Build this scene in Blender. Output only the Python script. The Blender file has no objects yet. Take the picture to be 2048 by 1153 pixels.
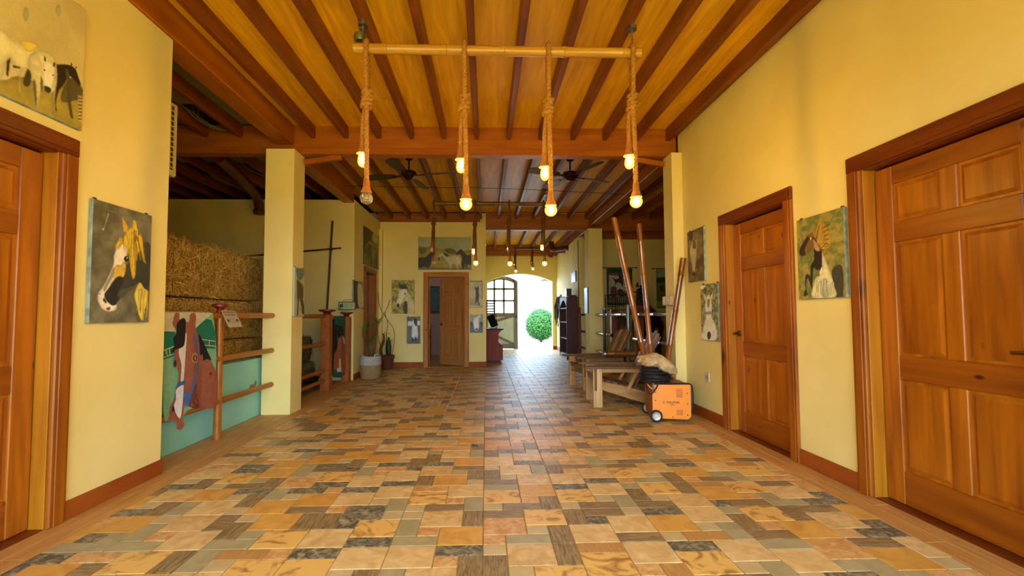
import bpy, bmesh, math, random
from mathutils import Vector, Matrix, Euler
random.seed(7)
SC = bpy.context.scene
COL = SC.collection
R = math.radians

# ---------------------------------------------------------------- camera
CAM_H = 1.11
F_PX, CX_PX, CY_PX = 910.0, 999.4, 589.4
yaw, pitch, roll = .0307, .0464, -.0038
_fw = Vector((math.sin(yaw)*math.cos(pitch), math.cos(yaw)*math.cos(pitch), math.sin(pitch)))
_rt = Vector((math.cos(yaw), -math.sin(yaw), 0))
_up = _rt.cross(_fw)
_r2 = _rt*math.cos(roll) + _up*math.sin(roll)
_u2 = -_rt*math.sin(roll) + _up*math.cos(roll)
cam_data = bpy.data.cameras.new('camera')
cam = bpy.data.objects.new('camera', cam_data); COL.objects.link(cam)
cam.matrix_world = Matrix(((_r2.x, _u2.x, -_fw.x, 0), (_r2.y, _u2.y, -_fw.y, 0), (_r2.z, _u2.z, -_fw.z, CAM_H), (0, 0, 0, 1)))
cam_data.sensor_width = 36.0
cam_data.sensor_fit = 'HORIZONTAL'
cam_data.lens = F_PX/2048*36.0
cam_data.shift_x = (1024-CX_PX)/2048
cam_data.shift_y = (CY_PX-576.5)/2048
cam_data.clip_start = .05; cam_data.clip_end = 300
SC.camera = cam

# ---------------------------------------------------------------- world, sun, exposure
SC.view_settings.view_transform = 'Standard'
SC.view_settings.look = 'None'
SC.view_settings.gamma = 1.0
SC.view_settings.use_curve_mapping = False
SC.view_settings.exposure = 1.12
W = bpy.data.worlds.new('sky'); SC.world = W; W.use_nodes = True
_n = W.node_tree.nodes; _l = W.node_tree.links
_bg = _n['Background']
_tc = _n.new('ShaderNodeTexCoord'); _sp = _n.new('ShaderNodeSeparateXYZ'); _cr = _n.new('ShaderNodeValToRGB')
_l.new(_tc.outputs['Generated'], _sp.inputs[0]); _l.new(_sp.outputs['Z'], _cr.inputs[0]); _l.new(_cr.outputs[0], _bg.inputs[0])
_cr.color_ramp.elements[0].position = 0.0; _cr.color_ramp.elements[0].color = (.58, .78, 1.0, 1)
_cr.color_ramp.elements[1].position = .75; _cr.color_ramp.elements[1].color = (.45, .68, 1.0, 1)
_bg.inputs[1].default_value = 8.0
sun_d = bpy.data.lights.new('sun', 'SUN'); sun = bpy.data.objects.new('sun', sun_d); COL.objects.link(sun)
sun_d.energy = 6.5; sun_d.angle = R(.6); sun_d.color = (1.0, .96, .80)
sun.rotation_euler = (R(38), 0, R(-18))      # high, from behind the camera

# ---------------------------------------------------------------- helpers
def lin(h):
    if not isinstance(h, str): return h
    h = h.lstrip('#'); o = []
    for i in (0, 2, 4):
        c = int(h[i:i+2], 16)/255
        o.append(c/12.92 if c <= .04045 else ((c+.055)/1.055)**2.4)
    return (*o, 1.0)

MATS = {}
def mat(name, c1, c2=None, rough=.6, scale=4.0, stretch=(1, 1, 1), detail=4.0, ramp=(.35, .65), bump=0.0, bscale=None,
        metal=0.0, spec=.5, knots=None, emit=None, coat=0.0, space='Object', c3=None, wave=None, trans=0.0, distort=0.0, alpha=1.0, rough2=None):
    if name in MATS: return MATS[name]
    m = bpy.data.materials.new(name); m.use_nodes = True
    nt = m.node_tree; n = nt.nodes; l = nt.links
    b = n['Principled BSDF']
    b.inputs['Base Color'].default_value = lin(c1)
    b.inputs['Roughness'].default_value = rough
    b.inputs['Metallic'].default_value = metal
    b.inputs['Specular IOR Level'].default_value = spec
    if coat: b.inputs['Coat Weight'].default_value = coat; b.inputs['Coat Roughness'].default_value = .12
    if trans: b.inputs['Transmission Weight'].default_value = trans
    if alpha < 1: b.inputs['Alpha'].default_value = alpha
    if emit:
        b.inputs['Emission Color'].default_value = lin(emit[0]); b.inputs['Emission Strength'].default_value = emit[1]
    if c2 or bump:
        if space == 'World':
            g = n.new('ShaderNodeNewGeometry'); src = g.outputs['Position']
        else:
            g = n.new('ShaderNodeTexCoord'); src = g.outputs[space]
        mp = n.new('ShaderNodeMapping'); mp.inputs['Scale'].default_value = stretch
        l.new(src, mp.inputs['Vector'])
        oi = n.new('ShaderNodeObjectInfo'); ad = n.new('ShaderNodeVectorMath'); ad.operation = 'ADD'
        sc = n.new('ShaderNodeMath'); sc.operation = 'MULTIPLY'; sc.inputs[1].default_value = 0.0 if space == 'World' else 37.0
        l.new(oi.outputs['Random'], sc.inputs[0]); l.new(mp.outputs[0], ad.inputs[0]); l.new(sc.outputs[0], ad.inputs[1])
        vec = ad.outputs[0]
        nz = n.new('ShaderNodeTexNoise'); nz.inputs['Scale'].default_value = scale; nz.inputs['Detail'].default_value = detail
        nz.inputs['Distortion'].default_value = distort
        l.new(vec, nz.inputs['Vector'])
        fac = nz.outputs['Fac']
        if wave:
            wv = n.new('ShaderNodeTexWave'); wv.wave_type = 'BANDS'; wv.bands_direction = wave[0]; wv.inputs['Scale'].default_value = wave[1]
            wv.inputs['Distortion'].default_value = wave[2]; wv.inputs['Detail'].default_value = 2
            l.new(vec, wv.inputs['Vector'])
            mx0 = n.new('ShaderNodeMath'); mx0.operation = 'MULTIPLY_ADD'; mx0.inputs[1].default_value = .4
            l.new(wv.outputs['Fac'], mx0.inputs[0]); 
            hf = n.new('ShaderNodeMath'); hf.operation = 'MULTIPLY'; hf.inputs[1].default_value = .6
            l.new(fac, hf.inputs[0]); l.new(hf.outputs[0], mx0.inputs[2]); fac = mx0.outputs[0]
        col = None
        if c2:
            cr = n.new('ShaderNodeValToRGB'); e = cr.color_ramp.elements
            e[0].position, e[1].position = ramp; e[0].color = lin(c1); e[1].color = lin(c2)
            if c3:
                x = e.new((ramp[0]+ramp[1])/2); x.color = lin(c3)
            l.new(fac, cr.inputs[0]); col = cr.outputs[0]
            if knots:
                vo = n.new('ShaderNodeTexVoronoi'); vo.inputs['Scale'].default_value = knots[1]
                mk = n.new('ShaderNodeMapping'); mk.inputs['Scale'].default_value = knots[2]
                l.new(src, mk.inputs['Vector'])
                ak = n.new('ShaderNodeVectorMath'); ak.operation = 'ADD'; l.new(mk.outputs[0], ak.inputs[0]); l.new(sc.outputs[0], ak.inputs[1])
                l.new(ak.outputs[0], vo.inputs['Vector'])
                kr = n.new('ShaderNodeValToRGB'); ke = kr.color_ramp.elements
                ke[0].position = knots[3]*.45; ke[0].color = (1, 1, 1, 1); ke[1].position = knots[3]; ke[1].color = (0, 0, 0, 1)
                l.new(vo.outputs['Distance'], kr.inputs[0])
                mx = n.new('ShaderNodeMix'); mx.data_type = 'RGBA'; mx.inputs[7].default_value = lin(knots[0])
                l.new(kr.outputs[0], mx.inputs[0]); l.new(col, mx.inputs[6]); col = mx.outputs[2]
            l.new(col, b.inputs['Base Color'])
            if rough2 is not None:
                mr = n.new('ShaderNodeMapRange'); mr.inputs[3].default_value = rough; mr.inputs[4].default_value = rough2
                l.new(fac, mr.inputs[0]); l.new(mr.outputs[0], b.inputs['Roughness'])
        if bump:
            bp = n.new('ShaderNodeBump'); bp.inputs['Strength'].default_value = bump; bp.inputs['Distance'].default_value = .01
            if bscale:
                nb = n.new('ShaderNodeTexNoise'); nb.inputs['Scale'].default_value = bscale; nb.inputs['Detail'].default_value = 3
                l.new(vec, nb.inputs['Vector']); l.new(nb.outputs['Fac'], bp.inputs['Height'])
            else: l.new(fac, bp.inputs['Height'])
            l.new(bp.outputs[0], b.inputs['Normal'])
    MATS[name] = m
    return m

ORG = {}
def org_of(p):
    return ORG.get(p.name, Vector((0, 0, 0))) if p else Vector((0, 0, 0))

def tag(o, label=None, cat=None, group=None, kind=None):
    if label: o['label'] = label
    if cat: o['category'] = cat
    if group: o['group'] = group
    if kind: o['kind'] = kind
    return o

def thing(name, loc, label=None, cat=None, group=None, kind=None, rz=0.0, local=False):
    """Empty at the thing's base. local: children are built in its own frame, else in world coordinates."""
    o = bpy.data.objects.new(name, None); COL.objects.link(o)
    o.empty_display_size = .1
    o.location = loc; o.rotation_euler = (0, 0, rz)
    ORG[o.name] = Vector((0, 0, 0)) if local else Vector(loc)
    return tag(o, label, cat, group, kind)

def copy_tree(o, parent=None, **over):
    c = o.copy(); COL.objects.link(c); c.parent = parent
    for ch in list(o.children): copy_tree(ch, c)
    for k, v in over.items(): c[k] = v
    return c

def smooth_closed(pts, k=3):
    out = []; n = len(pts)
    for i in range(n):
        p0, p1, p2, p3 = pts[i-1], pts[i], pts[(i+1) % n], pts[(i+2) % n]
        for j in range(k):
            t = j/k; t2 = t*t; t3 = t2*t
            out.append(tuple(.5*((2*b)+(c-a)*t+(2*a-5*b+4*c-d)*t2+(-a+3*b-3*c+d)*t3) for a, b, c, d in zip(p0, p1, p2, p3)))
    return out

def spline(pts, k=6):
    out = []; n = len(pts)
    for i in range(n-1):
        p0, p1, p2, p3 = pts[max(i-1, 0)], pts[i], pts[i+1], pts[min(i+2, n-1)]
        for j in range(k):
            t = j/k; t2 = t*t; t3 = t2*t
            out.append(Vector([.5*((2*b)+(c-a)*t+(2*a-5*b+4*c-d)*t2+(-a+3*b-3*c+d)*t3) for a, b, c, d in zip(p0, p1, p2, p3)]))
    out.append(Vector(pts[-1]))
    return out

class MB:
    def __init__(s): s.v = []; s.f = []; s.m = []
    def add(s, vs, fs, mi=0):
        b = len(s.v); s.v += [tuple(x) for x in vs]
        for f in fs: s.f.append([b+i for i in f]); s.m.append(mi)
        return s
    def box(s, x0, x1, y0, y1, z0, z1, c=0.0, mi=0, M=None):
        if x0 > x1: x0, x1 = x1, x0
        if y0 > y1: y0, y1 = y1, y0
        if z0 > z1: z0, z1 = z1, z0
        c = min(c, (x1-x0)*.45, (y1-y0)*.45, (z1-z0)*.45)
        if c <= 0:
            vs = [(x, y, z) for x in (x0, x1) for y in (y0, y1) for z in (z0, z1)]
            fs = [(0, 1, 3, 2), (4, 6, 7, 5), (0, 4, 5, 1), (2, 3, 7, 6), (0, 2, 6, 4), (1, 5, 7, 3)]
        else:
            vs = []; idx = {}
            lo = (x0, y0, z0); hi = (x1, y1, z1)
            for sx in (0, 1):
                for sy in (0, 1):
                    for sz in (0, 1):
                        S = (sx, sy, sz)
                        for a in range(3):
                            p = []
                            for k in range(3):
                                base = hi[k] if S[k] else lo[k]
                                p.append(base if k == a else base + (-c if S[k] else c))
                            idx[(S, a)] = len(vs); vs.append(tuple(p))
            fs = []
            for a in range(3):
                o1, o2 = [k for k in range(3) if k != a]
                for sa in (0, 1):
                    q = []
                    for b1, b2 in ((0, 0), (1, 0), (1, 1), (0, 1)):
                        S = [0, 0, 0]; S[a] = sa; S[o1] = b1; S[o2] = b2; q.append(idx[(tuple(S), a)])
                    fs.append(q)
            for a in range(3):       # edges parallel to axis a
                o1, o2 = [k for k in range(3) if k != a]
                for b1 in (0, 1):
                    for b2 in (0, 1):
                        S0 = [0, 0, 0]; S0[o1] = b1; S0[o2] = b2; S1 = list(S0); S1[a] = 1
                        fs.append((idx[(tuple(S0), o1)], idx[(tuple(S1), o1)], idx[(tuple(S1), o2)], idx[(tuple(S0), o2)]))
            for sx in (0, 1):
                for sy in (0, 1):
                    for sz in (0, 1):
                        S = (sx, sy, sz); fs.append((idx[(S, 0)], idx[(S, 1)], idx[(S, 2)]))
        if M is not None: vs = [M @ Vector(p) for p in vs]
        return s.add(vs, fs, mi)
    def beam(s, a, b, w, h, c=.003, mi=0, up=(0, 0, 1)):
        """box section w x h from a to b"""
        a = Vector(a); b = Vector(b); d = b-a; L = d.length; d.normalize()
        u = Vector(up); sd = d.cross(u)
        if sd.length < 1e-4: sd = d.cross(Vector((1, 0, 0)))
        sd.normalize(); u = sd.cross(d)
        M = Matrix(((d.x, sd.x, u.x, a.x), (d.y, sd.y, u.y, a.y), (d.z, sd.z, u.z, a.z), (0, 0, 0, 1)))
        return s.box(0, L, -w/2, w/2, -h/2, h/2, c, mi, M)
    def tube(s, pts, r, n=10, mi=0, caps=True, closed=False):
        pts = [Vector(p) for p in pts]; N = len(pts)
        rs = r if isinstance(r, (list, tuple)) else [r]*N
        base = len(s.v); prev = None
        for i, p in enumerate(pts):
            if closed: t = pts[(i+1) % N]-pts[i-1]
            else: t = pts[min(i+1, N-1)]-pts[max(i-1, 0)]
            t.normalize()
            if prev is None:
                u = t.cross(Vector((0, 0, 1)))
                if u.length < 1e-3: u = t.cross(Vector((1, 0, 0)))
            else: u = prev-t*prev.dot(t)
            u.normalize(); prev = u; w = t.cross(u)
            for k in range(n):
                a = 2*math.pi*k/n
                s.v.append(tuple(p+(u*math.cos(a)+w*math.sin(a))*rs[i]))
        for i in range(N if closed else N-1):
            j = (i+1) % N
            for k in range(n):
                s.f.append([base+i*n+k, base+i*n+(k+1) % n, base+j*n+(k+1) % n, base+j*n+k]); s.m.append(mi)
        if caps and not closed:
            s.f.append([base+k for k in range(n)][::-1]); s.m.append(mi)
            s.f.append([base+(N-1)*n+k for k in range(n)]); s.m.append(mi)
        return s
    def cyl(s, a, b, r, r2=None, n=16, mi=0): return s.tube([a, b], [r, r if r2 is None else r2], n, mi)
    def lathe(s, prof, c=(0, 0, 0), n=20, mi=0, axis='Z', caps=True):
        b = len(s.v)
        for (r, h) in prof:
            for k in range(n):
                a = 2*math.pi*k/n; x, y = r*math.cos(a), r*math.sin(a)
                p = (x, y, h) if axis == 'Z' else ((h, x, y) if axis == 'X' else (x, h, y))
                s.v.append((c[0]+p[0], c[1]+p[1], c[2]+p[2]))
        for i in range(len(prof)-1):
            for k in range(n):
                s.f.append([b+i*n+k, b+i*n+(k+1) % n, b+(i+1)*n+(k+1) % n, b+(i+1)*n+k]); s.m.append(mi)
        if caps:
            s.f.append([b+k for k in range(n)][::-1]); s.m.append(mi)
            s.f.append([b+(len(prof)-1)*n+k for k in range(n)]); s.m.append(mi)
        return s
    def prism(s, poly, origin, u, v, depth, mi=0):
        """polygon (list of 2D) in plane origin+u*a+v*b, extruded along u x v by depth (towards -normal)"""
        u = Vector(u); v = Vector(v); nn = u.cross(v); o = Vector(origin); n = len(poly)
        A = [o+u*a+v*b for a, b in poly]; B = [p-nn*depth for p in A]
        fs = [list(range(n)), list(range(n, 2*n))[::-1]]
        for i in range(n): j = (i+1) % n; fs.append([i, n+i, n+j, j])
        return s.add(A+B, fs, mi)
    def build(s, name, mats, parent=None, smooth=False, angle=40, kind=None, label=None, fix=True, cast=None):
        o_ = org_of(parent)
        me = bpy.data.meshes.new(name)
        me.from_pydata([(x-o_.x, y-o_.y, z-o_.z) for x, y, z in s.v] if o_.length else s.v, [], s.f)
        if not isinstance(mats, (list, tuple)): mats = [mats]
        for m in mats: me.materials.append(m)
        if len(mats) > 1: me.polygons.foreach_set('material_index', s.m)
        if fix:
            bm = bmesh.new(); bm.from_mesh(me); bmesh.ops.recalc_face_normals(bm, faces=bm.faces); bm.to_mesh(me); bm.free()
        if smooth:
            me.shade_smooth(); me.set_sharp_from_angle(angle=R(angle))
        me.update()
        o = bpy.data.objects.new(name, me); COL.objects.link(o)
        if parent: o.parent = parent; ORG[o.name] = o_
        if kind: o['kind'] = kind
        if label: o['label'] = label
        return o

def obj_of(me, name, parent=None, loc=(0, 0, 0)):
    o = bpy.data.objects.new(name, me); COL.objects.link(o)
    if parent: o.parent = parent
    o.location = Vector(loc)-org_of(parent)
    return o
# ---------------------------------------------------------------- materials
M_WALL = mat('wall_paint', '#ecda8c', '#e6d282', rough=.75, scale=1.2, bump=.06, bscale=60, ramp=(.4, .6))
M_TEAL = mat('teal_paint', '#98dccc', '#86ccbc', rough=.6, scale=2.5, bump=.05, bscale=30)
M_PLY = mat('plywood', '#ffc21a', '#d08a0a', rough=.42, scale=3.0, stretch=(7, .6, 1), detail=8, ramp=(.28, .8), distort=.6, spec=.4)
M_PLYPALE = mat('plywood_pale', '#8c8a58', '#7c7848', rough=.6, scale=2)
M_JOIST = mat('joist_wood', '#6a300a', '#88460c', rough=.42, scale=3, stretch=(4, .5, 4), detail=4, spec=.4)
M_BEAM = mat('beam_wood', '#944c08', '#aa620c', rough=.4, scale=3, stretch=(.5, 4, 4), detail=5, spec=.4)
M_BEAMY = mat('beam_wood_long', '#944c08', '#aa620c', rough=.4, scale=3, stretch=(4, .5, 4), detail=5, spec=.4)
def pine(nm, axis, a='#b4680c', b='#7e3e06', k='#46180a'):
    st = [7, 7, 7]; st['XYZ'.index(axis)] = .55
    kt = [1, 1, 1]; kt['XYZ'.index(axis)] = .45
    return mat(nm, a, b, rough=.6 if 'far' in nm else .36, scale=2.6, stretch=tuple(st), detail=6, ramp=(.32, .74), knots=(k, 7.5, tuple(kt), .115), spec=.2 if 'far' in nm else .45, distort=.4)
PZ = pine('pine_vertical', 'Z'); PX = pine('pine_horizontal', 'X', '#9c540a', '#743606')
PJ = pine('pine_jamb', 'Z', '#b87610', '#985808', '#5a2c08')
PRED = mat('pine_header', '#743206', '#5c2404', rough=.35, scale=2.4, stretch=(.6, 7, 7), detail=5)
PZR = mat('pine_casing', '#a05a0a', '#7e3e06', rough=.35, scale=2.4, stretch=(7, 7, .6), detail=5, knots=('#2a0e06', 3.0, (1, 1, .4), .13))
PFAR = pine('pine_far_vertical', 'Z', '#bc8448', '#9c642e', '#4a260e'); PFARX = pine('pine_far_horizontal', 'X', '#c08444', '#a0642c', '#4a260e')
M_BASE = mat('skirting_wood', '#883e10', '#9c5014', rough=.6, spec=.25, scale=3, stretch=(3, .5, 3))
M_BRASS = mat('aged_brass', '#6c5428', rough=.35, metal=1.0)
M_STEEL = mat('dull_steel', '#9a9c9c', rough=.35, metal=1.0)
M_BLACK = mat('black_rubber', '#121212', rough=.6)
M_GROUT = mat('grout', '#a08c64', '#8c7a54', rough=.8, scale=20)
M_RAIL = mat('rail_paint', '#a8681a', '#985812', rough=.35, scale=5, stretch=(3, .5, 3))

# ---------------------------------------------------------------- floor
fl = MB().box(-6.5, 6.5, -2.2, 15.0, -.2, -.004).build('floor', M_GROUT, kind='structure')
def tmat(nm, a, b, sc, st=(1, 1, 1), r=(.3, .7), rough=.4, c3=None, dist=1.2):
    return mat(nm, a, b, rough=rough, scale=sc, stretch=st, detail=6, ramp=r, space='World', bump=.12, spec=.42, c3=c3, distort=dist, rough2=rough+.12)
T_CREAM = tmat('tile_cream', '#e4cc90', '#c2a264', 10); T_OCHRE = tmat('tile_ochre', '#dcb054', '#c09040', 8)
T_SAND = tmat('tile_sand', '#e0c486', '#bc9a5c', 13); T_RUST = tmat('tile_rust', '#b87e3a', '#dcbc80', 18)
T_WOODX = tmat('tile_dark_wood_x', '#705e3e', '#a48c62', 9, (1, 9, 1), r=(.36, .64)); T_WOODY = tmat('tile_dark_wood_y', '#6c5a38', '#a48e60', 9, (9, 1, 1), r=(.36, .64))
T_GREY = tmat('tile_grey', '#b0a880', '#9c9468', 8); T_SLATE = tmat('tile_slate', '#545242', '#a8a080', 26, r=(.42, .68))
T_TAN = tmat('tile_tan_wood', '#a88042', '#c49a5c', 8, (7, 1, 1)); T_BONE = tmat('tile_bone', '#c8b888', '#b8a470', 8)
T_VEIN = tmat('tile_veined', '#e0ba68', '#a07434', 6, r=(.5, .66), dist=2.5)
BIG = [T_CREAM]*3+[T_OCHRE]*3+[T_SAND]*2+[T_VEIN]*2+[T_RUST]
STRIPX = [T_WOODX]*3+[T_SLATE]*2+[T_TAN, T_GREY, T_RUST]
STRIPY = [T_WOODY]*3+[T_GREY]*2+[T_TAN, T_WOODX]
SMALL = [T_BONE]*3+[T_RUST]*3+[T_GREY, T_SLATE]
UX, UY = .45/4, .39/4
LAYOUT = [(0, 0, 2, 1), (0, 1, 2, 2), (0, 3, 1, 1), (1, 3, 2, 1), (2, 0, 2, 2), (2, 2, 1, 1), (3, 2, 1, 2)]
pieces = []
rt_ = random.Random(11)
XL_, XR_ = -2.1, 2.13
for iy in range(-12, 33):
    for ix in range(-6, 6):
        tx = -.016+ix*.45; ty = 2.262+iy*.39
        rot = rt_.choice((0, 0, 0, 0, 0, 0, 2, 1) if ix >= 0 else (0, 0, 0, 0, 2, 2, 1, 3))
        for (c, r, w, h) in LAYOUT:
            # tile grid: column to the right, row towards the camera
            for _ in range(rot): c, r, w, h = 4-r-h, c, h, w
            x0 = tx+c*UX; x1 = x0+w*UX; y1 = ty+.39-r*UY; y0 = y1-h*UY
            if w == 2 and h == 2: m = rt_.choice(BIG)
            elif w == 2: m = rt_.choice(STRIPX)
            elif h == 2: m = rt_.choice(STRIPY)
            else: m = rt_.choice(SMALL)
            lo, hi = (XL_, XR_) if y0 < 9.9 else (.0, 2.31)
            x0 = max(x0, lo); x1 = min(x1, hi); y1 = min(y1, 14.98); y0 = max(y0, -2.15)
            if x1-x0 < .02 or y1-y0 < .02: continue
            pieces.append((x0, x1, y0, y1, m))
def in_view(p):
    x0, x1, y0, y1, m = p; yc = (y0+y1)/2; xc = (x0+x1)/2
    return yc > 1.9 and abs(xc) < yc*1.06+.1
vis = sorted([p for p in pieces if in_view(p)], key=lambda p: -((p[1]-p[0])*(p[3]-p[2]))/((p[2]+p[3])/2)**3)
near = vis[:300]; nearset = {id(p) for p in near}
G = .0022
tile_mesh = {}
for (x0, x1, y0, y1, m) in near:
    w = round(x1-x0-2*G, 4); h = round(y1-y0-2*G, 4); key = (w, h, m.name)
    if key not in tile_mesh:
        b = MB().box(-w/2, w/2, -h/2, h/2, -.02, 0, .0022)
        o = b.build('floor_tile', m, fl); tile_mesh[key] = o.data
        o.location = ((x0+x1)/2, (y0+y1)/2, 0)
    else: obj_of(tile_mesh[key], 'floor_tile', fl, ((x0+x1)/2, (y0+y1)/2, 0))
tm = sorted({p[4].name for p in pieces}); tml = [MATS[k] for k in tm]
b = MB()
for p in pieces:
    if id(p) in nearset: continue
    x0, x1, y0, y1, m = p; x0 += G; x1 -= G; y0 += G; y1 -= G; c = .0022
    vs = [(x0, y0, -.012), (x1, y0, -.012), (x1, y1, -.012), (x0, y1, -.012), (x0, y0, -c), (x1, y0, -c), (x1, y1, -c), (x0, y1, -c),
          (x0+c, y0+c, 0), (x1-c, y0+c, 0), (x1-c, y1-c, 0), (x0+c, y1-c, 0)]
    fs = [(8, 9, 10, 11)]+[(i, (i+1) % 4, 4+(i+1) % 4, 4+i) for i in range(4)]+[(4+i, 4+(i+1) % 4, 8+(i+1) % 4, 8+i) for i in range(4)]
    b.add(vs, fs, tm.index(m.name))
b.build('floor_tile_field', tml, fl, kind='stuff')
T_PLANK = tmat('border_plank_tile', '#cc9c54', '#b08040', 5, (6, .6, 1))
pm = {}
def plank(x0, x1, y0, y1):
    w = round(x1-x0-.004, 4); h = round(y1-y0-.004, 4)
    if (w, h) not in pm:
        o = MB().box(-w/2, w/2, -h/2, h/2, -.02, 0, .002).build('border_plank', T_PLANK, fl); pm[(w, h)] = o.data
        o.location = ((x0+x1)/2, (y0+y1)/2, 0)
    else: obj_of(pm[(w, h)], 'border_plank', fl, ((x0+x1)/2, (y0+y1)/2, 0))
for k in range(14):
    y0 = -2.1+.86*k
    if y0 < 9: 
        for j, off in ((0, 0), (1, .43)):
            plank(2.13+j*.11, 2.24+j*.11, y0+off, min(y0+off+.86, 9.9))
            plank(-2.21-j*.11, -2.10-j*.11, y0+off, min(y0+off+.86, 9.9))
            if 2.6 < y0 < 7.5: plank(-2.44-j*.115, -2.325-j*.115, y0+off, y0+off+.86)
# ---------------------------------------------------------------- walls
def wall(name, boxes, m=M_WALL):
    b = MB()
    for q in boxes: b.box(*q)
    return b.build(name, m, kind='structure')
ZT = 3.157
D1 = (1.50, 2.60, 2.105); D2 = (3.37, 4.455, 2.095); D3 = (1.73, 2.833, 2.11)
def seg(x0, x1, ya, yb, z1, d, cs=.085):
    a, c, h = d; a += cs; c -= cs; h -= cs
    return [(x0, x1, ya, a, 0, z1), (x0, x1, c, yb, 0, z1), (x0, x1, a, c, h, z1)]
wl = wall('wall_left', seg(-2.46, -2.31, -2.0, 3.35, ZT, D1))
wr = wall('wall_right', [(2.35, 2.5, -2.0, D3[0]+.085, 0, 3.4), (2.35, 2.5, D3[1]-.085, D2[0]+.085, 0, 3.4), (2.35, 2.5, D2[1]-.085, 5.4, 0, 3.4),
                         (2.35, 2.5, D3[0]+.085, D3[1]-.085, D3[2]-.085, 3.4), (2.35, 2.5, D2[0]+.085, D2[1]-.085, D2[2]-.085, 3.4)])
wall('column_left', [(-2.54, -2.215, 5.27, 5.575, -.004, 3.055)])
wall('column_right', [(2.225, 2.56, 5.30, 5.56, -.004, 3.055)])
wall('column_right_passage', [(2.27, 2.58, 9.93, 10.33, -.004, 3.03)])
wall('wall_left_stall_back', [(-6.4, -2.45, 8.0, 8.15, 0, ZT)])
DS = (8.62, 9.54, 2.065)
wall('wall_left_side', seg(-2.45, -2.30, 8.0, 9.95, ZT, DS))
DB = (-1.358, -.365, 2.062)
wall('wall_back', [(-2.45, DB[0]+.085, 9.95, 10.1, 0, ZT+.01), (DB[1]-.085, .005, 9.95, 10.1, 0, ZT+.01), (DB[0]+.085, DB[1]-.085, 9.95, 10.1, DB[2]-.085, ZT+.01)])
wall('wall_passage_left', [(-.12, .005, 10.1, 14.8, 0, 3.4)])
wall('wall_passage_right', [(2.31, 2.45, 11.2, 14.8, 0, 3.06)])
wall('wall_right_stall_back', [(2.31, 6.4, 11.15, 11.3, 0, 3.0)])
wall('trim_1', [(-2.31, -2.235, 9.84, 9.95, 0, 2.98)])     # boxed conduit in the corner
# arched end wall
b = MB(); N = 24
ax = [.06+(2.18-.06)*i/N for i in range(N+1)]
az = [2.22+.254*(1-((x-1.12)/1.06)**2) for x in ax]
for ya, yb in ((14.8, 15.0),):
    b.box(-2.45, .06, ya, yb, 0, 3.4); b.box(2.18, 6.5, ya, yb, 0, 3.4)
    for i in range(N):
        b.add([(ax[i], ya, az[i]), (ax[i+1], ya, az[i+1]), (ax[i+1], ya, 3.4), (ax[i], ya, 3.4), (ax[i], yb, az[i]), (ax[i+1], yb, az[i+1]), (ax[i+1], yb, 3.4), (ax[i], yb, 3.4)],
              [(0, 1, 2, 3), (7, 6, 5, 4), (0, 4, 5, 1), (3, 2, 6, 7)])
b.build('wall_back_arch', M_WALL, kind='structure')
# outer shell: unseen outer walls and roof, added to keep sky light out
wall('wall_outer_left', [(-6.5, -6.4, -2.2, 15.0, 0, 3.7)]); wall('wall_outer_right', [(6.4, 6.5, -2.2, 15.0, 0, 3.7)])
wall('wall_outer_back', [(-6.4, -2.45, 14.8, 15.0, 0, 3.6)])
wall('wall_front', [(-6.4, -2.25, -2.2, -2.0, 0, 3.6), (2.25, 6.4, -2.2, -2.0, 0, 3.6), (-2.25, 2.25, -2.2, -2.0, 2.35, 3.6)])  # unseen; lintel set low to cut sky light on the upper walls
wall('wall_partition_left', [(-6.4, -2.46, 3.0, 3.1, 0, 3.4)]); wall('wall_partition_right', [(2.5, 6.4, 5.0, 5.1, 0, 3.4)])
wall('wall_office_back', [(-2.45, -.12, 13.0, 13.1, 0, 3.4)], mat('office_paint', '#b49a94', rough=.8)); wall('wall_office_left', [(-2.6, -2.45, 10.1, 13.1, 0, 3.4)], MATS['office_paint'])
roof = MB().box(-7.2, 7.2, -2.9, 15.6, 3.62, 3.8).build('roof', mat('roof_sheet', '#6c5c50', rough=.8), kind='structure')
# low teal wall of the hay stall
tw = wall('wall_low_teal', [(-2.68, -2.57, 3.35, 5.36, -.004, .64), (-2.68, -2.57, 3.1, 3.35, -.004, .64)], M_TEAL)
b = MB(); st_ = smooth_closed([(5.06, .34), (5.10, .37), (5.15, .36), (5.20, .40), (5.22, .36), (5.19, .33), (5.14, .31), (5.09, .31)], 3)
b.add([(-2.5695, y_, z_) for y_, z_ in st_], [list(range(len(st_)))]); b.build('rust_stain', mat('rust_stain', '#8c7448', '#a08c60', rough=.8, scale=30), tw, fix=False)
# skirting boards
def skirt(name, boxes):
    b = MB()
    for q in boxes: b.box(*q, c=.004)
    b.build(name, M_BASE, kind='structure')
skirt('baseboard_left', [(-2.31, -2.292, 2.6, 3.355, 0, .10)])
skirt('baseboard_right', [(2.332, 2.35, D2[1], 5.3, 0, .11), (2.332, 2.35, D3[1], D2[0], 0, .11)])
skirt('baseboard_back', [(-2.235, DB[0], 9.932, 9.95, 0, .11), (DB[1], .023, 9.932, 9.95, 0, .11), (.005, .023, 9.95, 10.12, 0, .11)])
skirt('baseboard_left_side', [(-2.3, -2.284, 8.0, DS[0], 0, .10), (-2.3, -2.284, DS[1], 9.84, 0, .10)])
skirt('baseboard_passage', [(2.18, 2.31, 14.782, 14.8, 0, .11), (2.292, 2.31, 13.3, 14.8, 0, .11)])
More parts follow.
